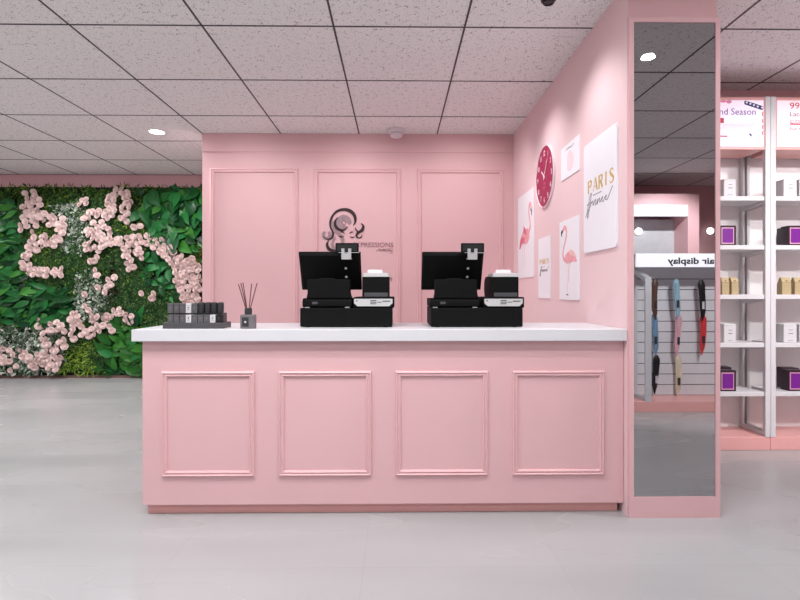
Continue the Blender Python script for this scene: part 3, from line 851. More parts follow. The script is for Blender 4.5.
# ------------------------------------------------------------------ shelving on the right
SF = 4.013
SBK = SF + 0.318
zS = [W(745, p, SF)[1] for p in (196.0, 245.0, 294.6, 343.0, 392.0)]
zP = W(745, 437.0, SF)[1]
zH0, zH1 = W(745, 149.5, SF)[1], W(745, 97.0, SF)[1]
xs_ = W(770.4, 300, SF)[0]
BWID = 1.0
def bay(x0, x1, label):
    t = thing('shelving_unit', label, 'shelving unit', ((x0 + x1) / 2, (SF + SBK) / 2, 0), 'white shelving bays')
    P = 0.042; e = .001
    bx(x0 + e, x1 - e, SF, SBK + .015, 0, zP).build('plinth', M['salmon'], t, 0.006)
    bx(x0 + .02, x1 - .02, SBK - .002, SBK + .012, zP, zH1 - .01).build('back_panel', M['whitepanel'], t)
    for (a, b) in ((x0 + e, x0 + P), (x1 - P, x1 - e)):
        bx(a, b, SF - .004, SF + .03, zP - .0, zH1 + .004).build('front_post', M['whitemetal'], t, 0.003)
        bx(a + .01, b - .01, SBK - .035, SBK - .004, zP, zH1).build('rear_post', M['whitemetal'], t, 0.002)
        bx(a + .006, b - .006, SF + .03, SBK - .035, zP, zP + .035).build('side_rail', M['whitemetal'], t, 0.002)
    for z in zS:
        sh = bx(x0 + P + .002, x1 - P - .002, SF + .004, SBK - .036, z - .036, z).build('shelf', M['whitemetal'], t, 0.003)
        for (a, b) in ((x0 + P * .4, x0 + P * .4 + .02), (x1 - P * .4 - .02, x1 - P * .4)):
            poly = [(SBK - .036, z - .075), (SBK - .036, z - .037), (SF + .035, z - .037), (SF + .035, z - .046)]
            MB().prism(poly, a, b, lambda p, q, aa: (aa, p, q)).build('shelf_bracket', M['whitemetal'], sh)
    hd = MB()
    hd.box(x0 + P, x1 - P, SF + .002, SBK - .04, zH0, zH1)
    hd.build('header_box', M['salmon'], t, 0.003)
    return t
bay(xs_ - BWID, xs_, 'white shelving bay directly right of the mirrored column on a pink plinth')
bay(xs_, xs_ + BWID, 'white shelving bay at the right edge of the view on a pink plinth')

def hposter(x0, x1, m, label):
    za, zb_ = W(745, 146.6, SF)[1], W(745, 100.4, SF)[1]
    t = thing('header_poster', label, 'poster', ((x0 + x1) / 2, SF, za))
    bx(x0, x1, SF - .003, SF + .0015, za, zb_).build('sheet', m, t)
    return t, za
xa = W(763.2, 120, SF)[0]
t, za = hposter(xs_ - BWID + .055, xa, M['postlav'], 'pale lavender header poster with violet lettering and a navy ribbon')
S = Sheet((0, SF - .003, 0), (1, 0, 0), (0, -1, 0))
P_ = lambda px, py: W(px, py, SF - .003)
def rectpx(k, x0, y0, x1, y1, **kw):
    a = P_(x0, y1); b = P_(x1, y0); S.rect(k, a[0], b[0], a[1], b[1], **kw)
k = MB(); a = P_(755.6, 114.8); S.text(k, 'Grand Season', a[0], a[1], 6.3 / 126, 'RIGHT', width=.40); k.build('title_lettering', M['violetink'], t)
k = MB(); S.poly(k, [P_(744.3, 101.0), P_(744.3, 104.3), P_(761.5, 110), P_(763, 109.6), P_(763, 106.2), P_(746, 100.8)]); k.build('navy_ribbon', M['navy'], t)
k = MB()
for (px, py) in ((746.6, 102.6), (750.2, 103.8), (753.8, 105.2), (757.6, 106.6), (762, 107.6)):
    a = P_(px, py); S.disc(k, a[0], a[1], .0085, 0.0016, .0022, n=10)
k.build('ribbon_dots', M['poster'], t)
k = MB(); a = P_(729, 101.8); S.disc(k, a[0], a[1], .022, n=16, rb=.014); a = P_(723, 101.4); S.disc(k, a[0], a[1], .03, n=16, rb=.01)
k.build('pink_blossom', M['pinkink'], t)
k = MB(); rectpx(k, 712, 118, 723.8, 123); rectpx(k, 712, 135.6, 727.4, 136.8)
for y in (112, 119, 125, 131): rectpx(k, 762.2, y, 763.1, y + 4)
k.build('red_marks', M['redink'], t)
k = MB()
for (x0, y0, x1, y1) in ((700, 124, 754, 124.4), (700, 127.8, 754, 128.2), (753.6, 124, 754, 128.2), (722, 125.7, 751, 126.4)): rectpx(k, x0, y0, x1, y1)
k.build('grey_box_line', M['palepinkink'], t)
k = MB(); a = P_(750.5, 134.8); S.disc(k, a[0], a[1], .009, n=10); S.stroke(k, [P_(749, 133.5), P_(752, 136.5)], .006); k.build('dark_dot', M['navy'], t)

xb = W(776.8, 120, SF)[0]
t, za = hposter(xb, xs_ + BWID - .055, M['postpink'], 'pale pink header poster with a crimson price at the right edge')
k = MB(); a = P_(789.8, 108.8); S.text(k, '99.9', a[0], a[1], 6.2 / 126, width=.135); k.build('price_lettering', M['redink'], t)
k = MB(); a = P_(790, 116.2); S.text(k, 'Lace', a[0], a[1], 4.4 / 126, width=.10)
a = P_(790, 130.2); S.text(k, 'but style', a[0], a[1], 3.0 / 126, width=.15); k.build('grey_lettering', M['inkgrey'], t)
k = MB(); a = P_(790, 123.2); S.text(k, 'C.O.D', a[0], a[1], 3.2 / 126, width=.12); rectpx(k, 789.8, 123.6, 806, 124.8); k.build('red_lettering', M['redink'], t)
k = MB(); rectpx(k, 790, 139.5, 815, 141.5); k.build('faint_line', M['palepinkink'], t)

# goods
def white_box(x0, x1, y, z, h, label, dpt=0.09):
    t = thing('product_box', label, 'carton', ((x0 + x1) / 2, y + dpt / 2, z), 'white product boxes')
    bx(x0, x1, y, y + dpt, z, z + h).build('box', M['ltbox'], t, 0.006)
    S = Sheet((x0, y, z), (1, 0, 0), (0, -1, 0)); k = MB(); w = x1 - x0
    S.rect(k, w * .38, w * .68, h * .66, h * .69); S.rect(k, w * .36, w * .70, h * .47, h * .51); S.rect(k, w * .3, w * .72, h * .10, h * .12)
    k.build('printed_lines', M['inkgrey'], t)
    bx(x0 + .0005, x1 - .0005, y - .0004, y + dpt, z + h * .93, z + h * .938).build('lid_seam', M['inkgrey'], t)
def plum_box(x0, x1, y, z, h, label, dpt=0.085):
    t = thing('gift_box', label, 'gift box', ((x0 + x1) / 2, y + dpt / 2, z), 'violet gift boxes')
    bx(x0, x1, y, y + dpt, z, z + h).build('box', M['plum'], t, 0.003)
    w = x1 - x0; S = Sheet((x0, y, z), (1, 0, 0), (0, -1, 0))
    k = MB(); S.rect(k, w * .08, w * .86, h * .08, h * .90, 0, .001); k.build('gold_border', M['plumgold'], t)
    k = MB(); S.rect(k, w * .13, w * .81, h * .13, h * .85, .001, .002); k.build('violet_panel', M['purple'], t)
def kraft_bag(x0, x1, y, z, h, label, dpt=0.06):
    t = thing('kraft_pouch', label, 'paper bag', ((x0 + x1) / 2, y + dpt / 2, z), 'kraft pouches')
    pf = [(y, z), (y + dpt, z), (y + dpt, z + h * .6), (y + dpt * .55, z + h), (y + dpt * .3, z + h), (y, z + h * .72)]
    MB().prism(pf, x0, x1, lambda p, q, a: (a, p, q)).build('pouch', M['kraft'], t, 0.003)
    S = Sheet((x0, y, z), (1, 0, 0), (0, -1, 0)); w = x1 - x0
    k = MB(); S.rect(k, w * .02, w * .98, h * .70, h * .72, -.002, .0008); S.disc(k, w * .5, h * .80, .005, -.022, .0008, n=10); k.build('fold_and_tie', M['kraftdark'], t)
GX_ = lambda px, y: W(px, 300, y)[0]
yf, yr = SF + .03, SF + .15
rowname = {0: 'top', 1: 'second', 2: 'third', 3: 'fourth', 4: 'lowest'}
for si in (0, 3):
    z = zS[si]; h = 0.142 if si == 0 else 0.148
    rn_ = rowname[si]
    white_box(GX_(723.9, yf), GX_(736, yf), yf, z, h, 'white product box on the %s shelf of the bay beside the column' % rn_)
    white_box(GX_(783.8, yf), GX_(797, yf), yf, z, h, 'white product box in front on the %s shelf of the right-edge bay' % rn_)
    white_box(GX_(784.5, yr), GX_(796.5, yr), yr, z, h, 'white product box standing behind another on the %s shelf of the right-edge bay' % rn_)
    white_box(GX_(799.6, yf), GX_(812, yf), yf, z, h, 'white product box cut off by the picture edge on the %s shelf' % rn_)
for si in (1, 4):
    z = zS[si]; rn_ = rowname[si]; h = 0.158 if si == 1 else 0.166
    plum_box(GX_(720.2, yf), GX_(736.2, yf), yf, z, h, 'plum gift box with violet front on the %s shelf beside the column' % rn_)
    plum_box(GX_(718.4, yr), GX_(731.5, yr), yr, z, h + .008, 'plum gift box tucked behind another on the %s shelf beside the column' % rn_)
    plum_box(GX_(788.6, yf), GX_(804.6, yf), yf, z, h, 'plum gift box in front on the %s shelf at the right edge' % rn_)
    plum_box(GX_(784.2, yr), GX_(799, yr), yr, z, h, 'plum gift box standing behind another on the %s shelf at the right edge' % rn_)
z = zS[2]
kraft_bag(GX_(722.2, yf), GX_(729.4, yf), yf, z, .138, 'kraft paper pouch nearest the column on the third shelf')
kraft_bag(GX_(731.6, yf), GX_(738.8, yf), yf, z, .138, 'kraft paper pouch second from the column on the third shelf')
kraft_bag(GX_(782.2, yf), GX_(791.4, yf), yf, z, .138, 'kraft paper pouch in front on the third shelf of the right-edge bay')
kraft_bag(GX_(783.0, yr), GX_(791.0, yr), yr, z, .14, 'kraft paper pouch standing behind another on the third shelf of the right-edge bay', .055)
kraft_bag(GX_(795, yf), GX_(804, yf), yf, z, .138, 'kraft paper pouch cut off by the picture edge on the third shelf')

# ------------------------------------------------------------------ planted wall
PF = GW - 0.04                                         # face of the backing
zG1 = W(100, 186.4, GW - .1)[1]
gwr = thing('plant_wall', 'floor to ceiling wall of green foliage with curling bands of pale pink flowers', 'plant wall', (-4.2, PF, 0))
XG0 = XL + 0.05
bx(XG0, BX0 - .004, PF, GW - .001, 0.02, zG1).build('backing_panel', M['backing'], gwr)
bx(XG0, BX0 - .004, PF - .05, GW - .001, 0.0, 0.035).build('bottom_strip', M['brown'], gwr)
PXM = (W(200, 280, PF)[0] - W(0, 280, PF)[0]) / 200.0
def gp(px, py): return W(px, py, PF - .1)
class Leaves:
    def __init__(self): self.v = []; self.f = []
    def leaf(self, c, size, wid, ang, tilt, twist, fold=.25, n=4, bend=.3):
        """one leaf: length axis at angle ang in the wall plane, tipped out of the wall by tilt"""
        L = Vector((math.cos(ang) * math.cos(tilt), -math.sin(tilt), math.sin(ang) * math.cos(tilt)))
        N0 = Vector((0, -1, 0)); Wv = L.cross(N0)
        if Wv.length < .05: Wv = L.cross(Vector((0, 0, 1)))
        Wv.normalize(); Nn = Wv.cross(L).normalized()
        Wv = (Wv * math.cos(twist) + Nn * math.sin(twist)); Nn = Wv.cross(L).normalized()
        if Nn.y > 0: Nn = -Nn
        o = len(self.v); c = Vector(c)
        prof = {3: [0, .9, 0], 4: [.05, .85, .75, 0], 5: [.08, .75, 1, .65, 0], 6: [.1, .8, 1, .85, .45, 0]}[n]
        for i in range(n):
            s = i / (n - 1); w = prof[i] * wid / 2
            b = c + L * (s * size) - Nn * (bend * size * s * s * .5)
            self.v += [tuple(b - Wv * w - Nn * (-w * fold)), tuple(b + Nn * 0), tuple(b + Wv * w + Nn * (w * fold))]
        for i in range(n - 1):
            a = o + 3 * i
            self.f += [(a, a + 1, a + 4, a + 3), (a + 1, a + 2, a + 5, a + 4)]
    def build(self, name, m, parent, label=None):
        off = Vector(parent.location)
        me = bpy.data.meshes.new(name); me.from_pydata([tuple(Vector(p) - off) for p in self.v], [], self.f)
        me.materials.append(m); me.polygons.foreach_set('use_smooth', [True] * len(me.polygons))
        o = bpy.data.objects.new(name, me); col.objects.link(o); o.parent = parent; o['kind'] = 'stuff'
        if label: o['label'] = label
        return o
def inpoly(x, y, P):
    r = False; j = len(P) - 1
    for i in range(len(P)):
        if (P[i][1] > y) != (P[j][1] > y) and x < (P[j][0] - P[i][0]) * (y - P[i][1]) / (P[j][1] - P[i][1]) + P[i][0]: r = not r
        j = i
    return r
REG = {
 'big1': [[(-5, 205), (18, 202), (26, 232), (30, 255), (22, 268), (40, 282), (72, 286), (78, 318), (40, 325), (-5, 322)],],
 'big2': [[(146, 190), (203, 188), (203, 242), (178, 246), (154, 232), (142, 212)]],
 'big3': [[(146, 250), (166, 248), (182, 268), (186, 298), (168, 300), (140, 280)]],
 'light': [[(98, 328), (122, 316), (150, 332), (150, 373), (98, 373), (112, 352)]],
 'var': [[(52, 205), (80, 204), (90, 220), (84, 252), (60, 250), (64, 232)], [(78, 276), (92, 272), (108, 290), (104, 322), (76, 318)], [(-5, 328), (40, 316), (76, 318), (66, 342), (60, 373), (-5, 373)]],
 'lime': [[(36, 226), (54, 222), (56, 234), (40, 246), (28, 240)], [(38, 250), (56, 250), (60, 270), (38, 268)], [(120, 205), (148, 210), (150, 236), (112, 234)], [(62, 345), (94, 336), (100, 373), (60, 373)], [(172, 244), (203, 246), (203, 266), (186, 264)], [(40,205),(52,205),(54,218),(44,216)]],
 'olive': [[(100, 262), (122, 258), (130, 300), (104, 310)]],
}
def region(x, y):
    for k, ps in REG.items():
        for P in ps:
            if inpoly(x, y, P): return k
    if y < 202: return 'moss'
    if x < 0: return 'big1' if 210 < y < 320 else 'var'
    return 'fern'
LV = {k: Leaves() for k in ('moss', 'lime', 'fern', 'dark', 'mid', 'varieg', 'olive')}
rd = random.uniform
def scatter(n, x0, x1, y0, y1, fn):
    for _ in range(n):
        px, py = rd(x0, x1), rd(y0, y1)
        fn(px, py)
PB = PF + .0
def small(px, py):
    k = region(px, py); X, Z = gp(px, py)
    if Z > zG1 - .01 or Z < .05 or X > BX0 - .05: return
    if k in ('moss', 'lime'):
        key = 'lime' if (k == 'lime' and random.random() < .75) else 'moss'
        dcen = PF - rd(.03, .10)
        for j in range(3):
            LV[key].leaf((X, dcen, Z), rd(.05, .11), rd(.014, .024), rd(0, 2 * PI), rd(.1, 1.1), rd(-.8, .8), .2, 3)
    elif k in ('fern',):
        a = rd(0, 2 * PI); dcen = PF - rd(.03, .11); L = rd(.12, .28)
        for j in range(7):
            s = j / 6 * L
            for sg in (-1, 1):
                LV['fern' if random.random() < .85 else 'moss'].leaf((X + math.cos(a) * s, dcen - s * .3, Z + math.sin(a) * s), (.075 - .04 * j / 6), .02, a + sg * 1.0, rd(.1, .5), rd(-.4, .4), .1, 3)
    elif k == 'var':
        a = rd(0, 2 * PI); dcen = PF - rd(.04, .13)
        for j in range(4):
            LV['varieg'].leaf((X + rd(-.03, .03), dcen, Z + rd(-.03, .03)), rd(.045, .08), rd(.028, .044), rd(0, 2 * PI), rd(.1, .8), rd(-.6, .6), .2, 4)
        if random.random() < .7:
            LV['fern'].leaf((X, dcen + .03, Z), rd(.05, .09), .03, rd(0, 2 * PI), rd(.1, .6), 0, .2, 4)
    elif k == 'olive':
        for j in range(3):
            LV['olive' if random.random() < .6 else 'fern'].leaf((X, PF - rd(.03, .11), Z), rd(.05, .10), rd(.012, .022), rd(0, 2 * PI), rd(.1, .9), rd(-.6, .6), .2, 3)
    else:
        LV['dark'].leaf((X, PF - rd(.01, .05), Z), rd(.08, .16), rd(.05, .08), rd(0, 2 * PI), rd(.0, .4), rd(-.3, .3), .2, 4)
scatter(6800, -52, 203, 184, 373, small)
def bigs(px, py, key, amin, amax, smin, smax, rat=.48):
    X, Z = gp(px, py)
    if Z < .08 or X > BX0 - .06: return
    L = rd(smin, smax); a = rd(amin, amax)
    # keep the leaf inside the panel on the partition side
    if X + math.cos(a) * L > BX0 - .02: a = PI - a
    LV[key].leaf((X, PF - rd(.05, .16), Z), L, L * rat * rd(.85, 1.15), a, rd(.05, .55), rd(-.45, .45), .28, 6, rd(.2, .7))
def fillpoly(k, n, fn):
    for P in REG[k]:
        xs = [p[0] for p in P]; ys = [p[1] for p in P]; c = 0
        while c < n:
            x, y = rd(min(xs), max(xs)), rd(min(ys), max(ys))
            if inpoly(x, y, P): fn(x, y); c += 1
fillpoly('var', 170, small)
fillpoly('lime', 60, small)
fillpoly('big1', 520, lambda x, y: bigs(x, y, 'dark' if random.random() < .85 else 'mid', PI * .84, PI * 1.36, .13, .27, .40))
for _ in range(160): bigs(rd(-52, -2), rd(208, 322), 'dark', PI * .86, PI * 1.3, .16, .32, .36)
fillpoly('big2', 190, lambda x, y: bigs(x, y, 'dark' if random.random() < .72 else 'mid', -PI * .9, -PI * .1, .15, .30, .62))
fillpoly('big3', 120, lambda x, y: bigs(x, y, 'dark', -PI, PI, .12, .22, .5))
fillpoly('light', 90, lambda x, y: bigs(x, y, 'mid' if random.random() < .8 else 'dark', -.5, PI * 1.1, .18, .34, .46))
LAB = {'moss': 'fine yellowish green moss', 'lime': 'bright lime tufts', 'fern': 'feathery fern fronds', 'dark': 'large glossy dark green leaves', 'mid': 'broad mid green leaves', 'varieg': 'small white-edged leaves', 'olive': 'brownish olive leaves'}
NAM = {'moss': 'moss', 'lime': 'lime_tuft', 'fern': 'fern_foliage', 'dark': 'dark_foliage', 'mid': 'broad_foliage', 'varieg': 'variegated_foliage', 'olive': 'olive_foliage'}
for k in LV: LV[k].build(NAM[k], M[k if k != 'varieg' else 'varieg'], gwr, LAB[k])

# blossoms
def blossom_data():
    mb = MB()
    def petal(a, r, w, z0, z1, cup):
        ca, sa = math.cos(a), math.sin(a); vs = []
        for i in range(4):
            s = i / 3; rr = r * (.12 + .88 * s); hw = w * (.25, .8, 1.0, .55)[i]; hgt = z0 + (z1 - z0) * s * s
            for j in (-1, 0, 1):
                x, y = rr - abs(j) * .12 * r * (s > .9), j * hw
                vs.append((x * ca - y * sa, -(hgt + abs(j) * cup), x * sa + y * ca))
        fs = []
        for i in range(3):
            for j in range(2):
                a_ = i * 3 + j; fs.append((a_, a_ + 1, a_ + 4, a_ + 3))
        mb.add(vs, fs)
    for i in range(6): petal(i * PI / 3, 1.0, .60, .05, .10, .03)
    for i in range(5): petal(i * PI * .4 + .3, .72, .40, .14, .36, .08)
    for i in range(4): petal(i * PI / 2 + .1, .42, .28, .24, .52, .08)
    return mb
BD_ = blossom_data()
bme = bpy.data.meshes.new('flower'); bme.from_pydata(BD_.v, [], BD_.f); bme.materials.append(M['rose']); bme.polygons.foreach_set('use_smooth', [True] * len(bme.polygons))
CL = [  # photo-space polylines: points, half width, count
 ([(31, 197), (33, 206), (30, 218), (24, 226)], 8, 26), ([(24, 212), (38, 214), (50, 219), (60, 222)], 5, 20), ([(60, 222), (60, 234), (54, 243), (44, 243)], 4, 15),
 ([(44, 240), (34, 243), (28, 252), (24, 262)], 5, 17), ([(24, 262), (31, 270), (42, 272), (60, 272)], 4.5, 18),
 ([(79, 205), (86, 201)], 3, 5), ([(84, 217), (96, 211), (98, 214)], 3.5, 6), ([(108, 203), (113, 193), (120, 191), (127, 196), (126, 207)], 4, 18),
 ([(112, 203), (110, 212), (104, 220), (97, 226), (108, 232)], 5.5, 18), ([(124, 212), (121, 218), (126, 222)], 3, 5), ([(90, 232), (98, 236), (106, 240), (112, 242)], 4.5, 12), ([(86, 245), (95, 248), (104, 246)], 3.5, 9),
 ([(112, 240), (120, 240)], 4, 6), ([(130, 242), (138, 239), (146, 240), (155, 243)], 4.5, 16), ([(122, 250), (128, 258), (132, 266)], 4, 9), ([(136, 250), (143, 256)], 3, 6),
 ([(156, 243), (164, 248), (170, 254), (174, 264)], 4.5, 18), ([(172, 258), (180, 262), (190, 266)], 5, 14), ([(180, 268), (186, 280), (190, 294), (191, 304)], 8, 46), ([(194, 262), (197, 276), (198, 290)], 4, 14),
 ([(72, 314), (76, 318), (72, 326)], 4, 9), ([(84, 330), (88, 334), (97, 328)], 4.5, 9), ([(92, 320), (100, 318), (108, 316)], 3.5, 7), ([(112, 313), (120, 310), (127, 315), (129, 320)], 3, 8),
 ([(38, 322), (46, 327), (56, 326), (64, 330)], 5, 9), ([(44, 334), (46, 342)], 4, 5), ([(62, 342), (58, 350), (48, 356)], 5, 9), ([(38, 358), (50, 362), (58, 360), (52, 368)], 5.5, 15), ([(4, 348), (3, 360), (12, 356)], 5, 7), ([(20, 354), (28, 360), (36, 366)], 4.5, 8), ([(12, 370), (14, 368)], 3, 2),
 ([(70, 336), (64, 336)], 4, 3), ([(100, 272), (108, 276), (112, 284)], 5, 5), ([(140, 292), (142, 293)], 1, 1), ([(96, 286), (104, 290)], 3, 3), ([(90, 262), (96, 258)], 2, 3), ([(150, 300), (156, 292)], 3, 3), ([(84, 296), (88, 312)], 3, 3), ([(112, 330), (104, 322)], 3, 3), ([(134, 230), (140, 226)], 2, 2), ([(-8, 352), (-30, 340), (-45, 358)], 7, 16),
]
fl = []
for pts, hw, n in CL:
    segs = [(pts[i], pts[i + 1]) for i in range(len(pts) - 1)]
    ls = [math.hypot(b[0] - a[0], b[1] - a[1]) for a, b in segs]; tot = sum(ls)
    for i in range(n):
        best = None
        for _try in range(14):
            s = rd(0, tot); j = 0
            while s > ls[j] and j < len(ls) - 1: s -= ls[j]; j += 1
            a, b = segs[j]; t_ = s / (ls[j] or 1)
            x = a[0] + (b[0] - a[0]) * t_ + rd(-hw, hw) * .95; y = a[1] + (b[1] - a[1]) * t_ + rd(-hw, hw) * .95
            dm = min([math.hypot(x - q[0], y - q[1]) for q in fl] or [99])
            if best is None or dm > best[0]: best = (dm, x, y)
            if dm > 5.4: break
        if best[0] > 3.3 and best[1] < 200.5: fl.append((best[1], best[2], rd(2.9, 3.8)))
vis = sorted([q for q in fl if q[0] > 1], key=lambda q: -q[2])
rest = Leaves(); cnt = 0
for q in vis + [q for q in fl if q[0] <= 1]:
    X, Z = W(q[0], q[1], PF - .2); r = q[2] * PXM
    mtx = Matrix.Translation((X, PF - rd(.17, .22), Z)) @ Matrix.Rotation(rd(-.5, .5), 4, 'X') @ Matrix.Rotation(rd(-.5, .5), 4, 'Z') @ Matrix.Rotation(rd(0, 6), 4, 'Y') @ Matrix.Scale(r, 4)
    if X + r > BX0 - .01: continue
    if cnt < 100:
        o = bpy.data.objects.new('flower', bme); col.objects.link(o); o.parent = gwr
        o.matrix_local = Matrix.Translation(-Vector(gwr.location)) @ mtx
    else:
        b0 = len(rest.v)
        rest.v += [tuple(mtx @ Vector(p)) for p in BD_.v]; rest.f += [tuple(i + b0 for i in f_) for f_ in BD_.f]
    cnt += 1
rest.build('flower_mass', M['rose'], gwr, 'further pale pink blooms')
print('flowers', cnt, 'leaf faces', sum(len(v.f) for v in LV.values()))

# ------------------------------------------------------------------ what the mirror shows: hair stand, alcove, rear wall
def V(px, py, dv):
    x, z = W(px, py, dv); return x, 2 * MG - dv, z
DF = 5.306; DBK = 5.637
yF, yB = 2 * MG - DF, 2 * MG - DBK
hx0, hx1 = 2.28, 3.95
zbase = V(675, 401.5, DF)[2]
hs = thing('hair_stand', 'grey slatted hair display stand with a white sign, reflected in the mirror', 'display stand', ((hx0 + hx1) / 2, (yF + yB) / 2, 0))
bx(hx0, hx1, yB - .06, yF, 0, zbase).build('base', M['salmon'], hs, 0.004)
zs1 = V(675, 253.3, DF)[2]; zs0 = V(675, 267, DF)[2]
sxx = V(637, 260, DF)[0]
bx(hx0, hx1, yB - .05, yB - .008, zbase, zs1).build('back_board', M['slatgrey'], hs)
sl_ = MB(); zz0 = zbase + .002
lines = [279 + 10.55 * i for i in range(12)]
zl = [V(675, p, DBK)[2] for p in lines]
edges = [zs1] + zl + [zbase]
for i in range(len(edges) - 1):
    if edges[i] - edges[i + 1] > .02: sl_.box(hx0 + .004, hx1 - .004, yB - .0075, yB, edges[i + 1] + .004, edges[i] - .004)
sl_.build('slat_board', M['slatgrey'], hs)
gr_ = bx(hx0 + .003, hx1 - .003, yB - .0078, yB - .0045, zbase, zs1).build('slat_grooves', M['grooveshade'], hs)
sg = bx(sxx, hx1, yF - .05, yF - .02, zs0, zs1).build('sign_board', M['signface'], hs, 0.003)
S = Sheet((0, yF - .02, 0), (-1, 0, 0), (0, 1, 0))
xl_, zl_ = V(668.5, 263.6, DF)[0], V(668.5, 263.6, DF)[2]
xr_ = V(716, 263.6, DF)[0]
k = MB(); S.text(k, 'air display', -xr_ + .005, zl_, .063, 'LEFT', width=(xr_ - xl_) - .005, bold=.0028)
S.text(k, 'H', -xr_ - .006, zl_, .063, 'RIGHT', bold=.0028); k.build('sign_lettering', M['signtext'], sg)
for X in (V(648.5, 300, DF)[0], hx1 - .05):
    fr = MB(); zf = V(648, 277, DF)[2]; zbk = zs0 + .005; w2 = .032
    fr.box(X - w2, X + w2, yF - .02, yF + .0, zbase, zf)
    fr.box(X - w2, X + w2, yB, yB + .02, zbase, zbk)
    fr.prism([(yB + .02, zbk), (yB + .02, zbk - .05), (yF - .02, zf - .05), (yF - .02, zf)], X - w2, X + w2, lambda p, q, a: (a, p, q))
    fr.box(X - w2, X + w2, yB + .02, yF - .02, zbase, zbase + .03)
    fr.build('side_frame', M['framegrey'], hs)
bx(sxx, hx1, yB, yF - .05, zs1 - .012, zs1 - .004).build('sign_canopy', M['framegrey'], hs)

def braid(px, py0, py1, color, label):
    dv = DBK - (.115 if py0 < 300 else .085 if py0 < 340 else .055)
    xt, yt, zt_ = V(px, py0, dv); zb_ = V(px, py1, dv)[2]
    L = zt_ - zb_
    t = thing('hair_extension', label, 'hair extension', (xt, yt, zb_), 'hair extensions hanging on the slatted stand')
    mb = MB(); n = 22; m_ = 20; vs = []; fs = []
    ph = rd(0, 6)
    for i in range(n + 1):
        s = i / n
        r = .038 * math.sqrt(min(1, max(0.02, s) * 9)) * (1 - .42 * s) * (1 - max(0, s - .8) / .2 * .75)
        bend = .010 * math.sin(s * 4 + ph)
        for k in range(m_):
            a = 2 * PI * k / m_
            rr = r * (1 + .10 * math.sin(a * 7 + s * 4) + .05 * math.sin(a * 13 - s * 9))
            vs.append((xt + bend + rr * math.cos(a), yt + rr * .62 * math.sin(a), zt_ - s * L))
    for i in range(n):
        for k in range(m_):
            fs.append((i * m_ + k, i * m_ + (k + 1) % m_, (i + 1) * m_ + (k + 1) % m_, (i + 1) * m_ + k))
    fs.append(tuple(range(m_))); fs.append(tuple(n * m_ + k for k in range(m_)))
    mb.add(vs, fs).build('hair', M['hair_' + color], t, smooth=True)
    MB().tube([(xt, yt - .05 + .002, zt_ - .004), (xt, yt, zt_ + .002), (xt, yt + .015, zt_ + .01)], .004, 6).build('hook', M['framegrey'], t)
    zc = zt_ - L * .62
    bx(xt - .012, xt + .012, yt + .021, yt + .027, zc - .04, zc + .04).build('price_tag', M['print'] if color != 'black' else M['framegrey'], t)
for (px, a, b, c, lab) in (
    (655, 279, 320, 'brown', 'brown hair extension behind the grey post, top row of the mirrored stand'),
    (655, 314, 356, 'blue', 'dusty blue hair extension behind the grey post, middle row of the mirrored stand'),
    (655.5, 355, 394, 'black', 'black hair extension low behind the grey post of the mirrored stand'),
    (677, 279, 319, 'light blue', 'light blue hair extension at the top of the middle column in the mirror'),
    (677.5, 314, 357, 'pink', 'pale pink hair extension at mid height of the middle column in the mirror'),
    (678, 355, 397, 'cream', 'cream hair extension at the bottom of the middle column in the mirror'),
    (702, 279.5, 321, 'black', 'long black hair extension at the top right of the mirrored stand'),
    (702.5, 314, 355, 'red', 'red hair extension below the black one at the right of the mirrored stand')):
    braid(px, a, b, c, lab)

# rear wall with a pink alcove cabinet, seen high up in the mirror
DW = 8.32; yW = 2 * MG - DW
struct(bx(3.0, XR, yW - .1, yW, 0, CEIL), 'wall_rear', M['pinkwall'])
DA = 7.5; yA = 2 * MG - DA
ax1, _, az1 = V(699.3, 193.8, DA); ix1, _, iz1 = V(688, 204.8, DA); ax0 = 3.05; ix0 = 3.2
al = thing('alcove_cabinet', 'pink framed alcove cabinet with a white header, reflected high in the mirror', 'cabinet', ((ax0 + ax1) / 2, yA - .3, 0))
fr = MB(); yb_ = yW + .002
fr.box(ix1, ax1, yb_, yA, 0, az1); fr.box(ax0, ix0, yb_, yA, 0, az1); fr.box(ix0, ix1, yb_, yA, iz1, az1)
fr.build('surround', M['pink'], al, 0.004)
zhd = V(660, 216, DA)[2]
bx(ix0, ix1, yA - .06, yA - .004, zhd, iz1).build('header_panel', M['signface'], al)
xg = V(673, 230, DA + .6)[0]
bx(ix0, ix1, 2 * MG - 7.9, 2 * MG - 7.88, 0, zhd).build('back_panel', M['alcgrey'], al)
def glarespot(px, py, dv, label, r=.055):  # glowing knob put in to imitate a glare spot
    x, y, z = V(px, py, dv)
    t = thing('glare_spot', label, 'glare spot', (x, y, z))
    MB().lathe([(r * 1.15, 0), (r * 1.15, .012), (r, .016)], (x, y, z), 24, 'y').build('mount', M['whitemetal'], t, smooth=True)
    MB().lathe([(r, .016), (r * .9, .04), (r * .5, .056), (.004, .06)], (x, y, z), 24, 'y').build('globe', M['glarespot'], t, smooth=True)
glarespot(709.5, 231, DW - .001, 'round glowing knob on the pink wall imitating the right glare spot in the mirror')
glarespot(638, 231.5, 7.879, 'round glowing knob inside the alcove imitating the left glare spot in the mirror')

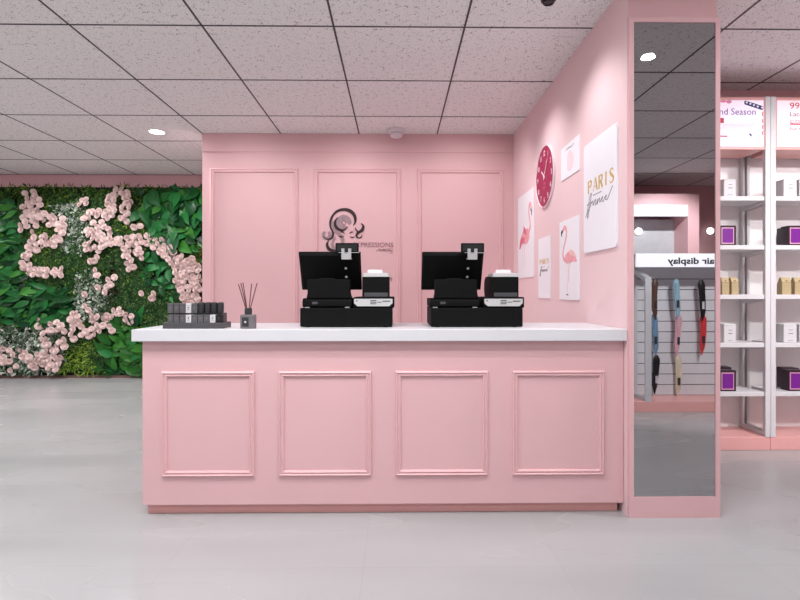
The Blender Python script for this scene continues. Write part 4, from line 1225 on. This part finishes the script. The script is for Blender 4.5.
# ------------------------------------------------------------------ lights
def area(name, loc, size, power, rot=(0, 0, 0), shape='DISK', color=(.985, .985, 1), spread=PI):
    l = bpy.data.lights.new(name, 'AREA'); l.shape = shape; l.energy = power; l.color = color; l.spread = spread
    if isinstance(size, tuple): l.size, l.size_y = size
    else: l.size = size
    o = bpy.data.objects.new(name, l); col.objects.link(o); o.location = loc; o.rotation_euler = rot
    return o
def spot(name, loc, target, power, deg, blend=.5, radius=.04, color=(.985, .985, 1)):
    l = bpy.data.lights.new(name, 'SPOT'); l.energy = power; l.spot_size = math.radians(deg); l.spot_blend = blend; l.shadow_soft_size = radius; l.color = color
    o = bpy.data.objects.new(name, l); col.objects.link(o); o.location = loc
    o.rotation_euler = (Vector(target) - Vector(loc)).to_track_quat('-Z', 'Y').to_euler()
    return o
EN = 0.7
# unseen lamps added under the ceiling for general fill over the shop floor
for (x, y, p) in ((-4.5, 5.2, 75), (-4.3, 2.9, 80), (-6.2, 3.6, 80), (-2.4, 1.7, 40), (-.9, 1.4, 36), (.6, 1.4, 30), (-1.6, -.6, 30), (.2, -.6, 30), (3.4, 2.4, 78), (-4.3, -.5, 50)):
    area('downlight_and_fill_lamp', (x, y, CEIL - .03), .2, p * EN)
# spots washing the front of the desk
for x in (-1.5, -.75, 0.0, .75):
    spot('desk_lamp', (x, 1.95, CEIL - .03), (x, 2.87, .5), 50 * EN, 75, .8, .05)
area('downlight_and_fill_lamp', (DL1[0], DL1[1], CEIL - .02), .15, 30 * EN)
area('downlight_and_fill_lamp', (DL2[0], DL2[1], CEIL - .02), .09, 5 * EN)
# unseen spots added to brighten the plant wall
for x in (-6.2, -4.4, -2.9):
    spot('garden_fill', (x, 6.5, CEIL - .03), (x, GW, .9), 75 * EN, 110, .9)
# wall washers over the back panels and the poster wall
for x in (-1.58, -.44, .70):
    spot('back_wall_lamp', (x, 4.75, CEIL - .03), (x, BW, 1.2), 50 * EN, 140, .9, .08)
spot('poster_wall_lamp', (SPX - .2, 3.2, CEIL - .05), (RW + .1, 3.25, 1.4), 46 * EN, 100, .9, .06)
spot('poster_wall_lamp', (.66, 4.2, CEIL - .03), (RW + .1, 4.25, 1.5), 55 * EN, 100, .9, .06)
# unseen spots added to brighten the hair stand and the alcove
spot('stand_fill', (2.95, 2.5, CEIL - .03), (3.0, .1, .7), 900 * EN, 50, .6, .12)
spot('alcove_fill', (3.9, -.6, CEIL - .03), (3.9, yA, 1.6), 560 * EN, 85, .7)
# unseen spots added to get light into the shelving bays
for x in (2.95, 3.65):
    spot('shelf_fill', (x, 1.35, CEIL - .03), (x, SBK, 1.3), 235 * EN, 60, .7, .08)

w = bpy.data.worlds.new('daylight'); scene.world = w; w.use_nodes = True
bg = w.node_tree.nodes['Background']; bg.inputs['Color'].default_value = (.95, .97, 1, 1); bg.inputs['Strength'].default_value = 0.36

# ------------------------------------------------------------------ camera
cam = bpy.data.cameras.new('camera'); co = bpy.data.objects.new('camera', cam); col.objects.link(co)
cam.sensor_width = 36; cam.lens = F / 800 * 36
cam.shift_x = -(CX - 400) / 800; cam.shift_y = (CY - 300) / 800
co.location = (0, 0, HC); co.rotation_euler = (PI / 2, 0, -TH)
cam.clip_start = .02
scene.camera = co
vs_ = scene.view_settings
scene.display_settings.display_device = 'sRGB'
vs_.view_transform = 'Standard'; vs_.look = 'None'; vs_.gamma = 1; vs_.exposure = 0.0
try: vs_.use_curve_mapping = False
except Exception: pass
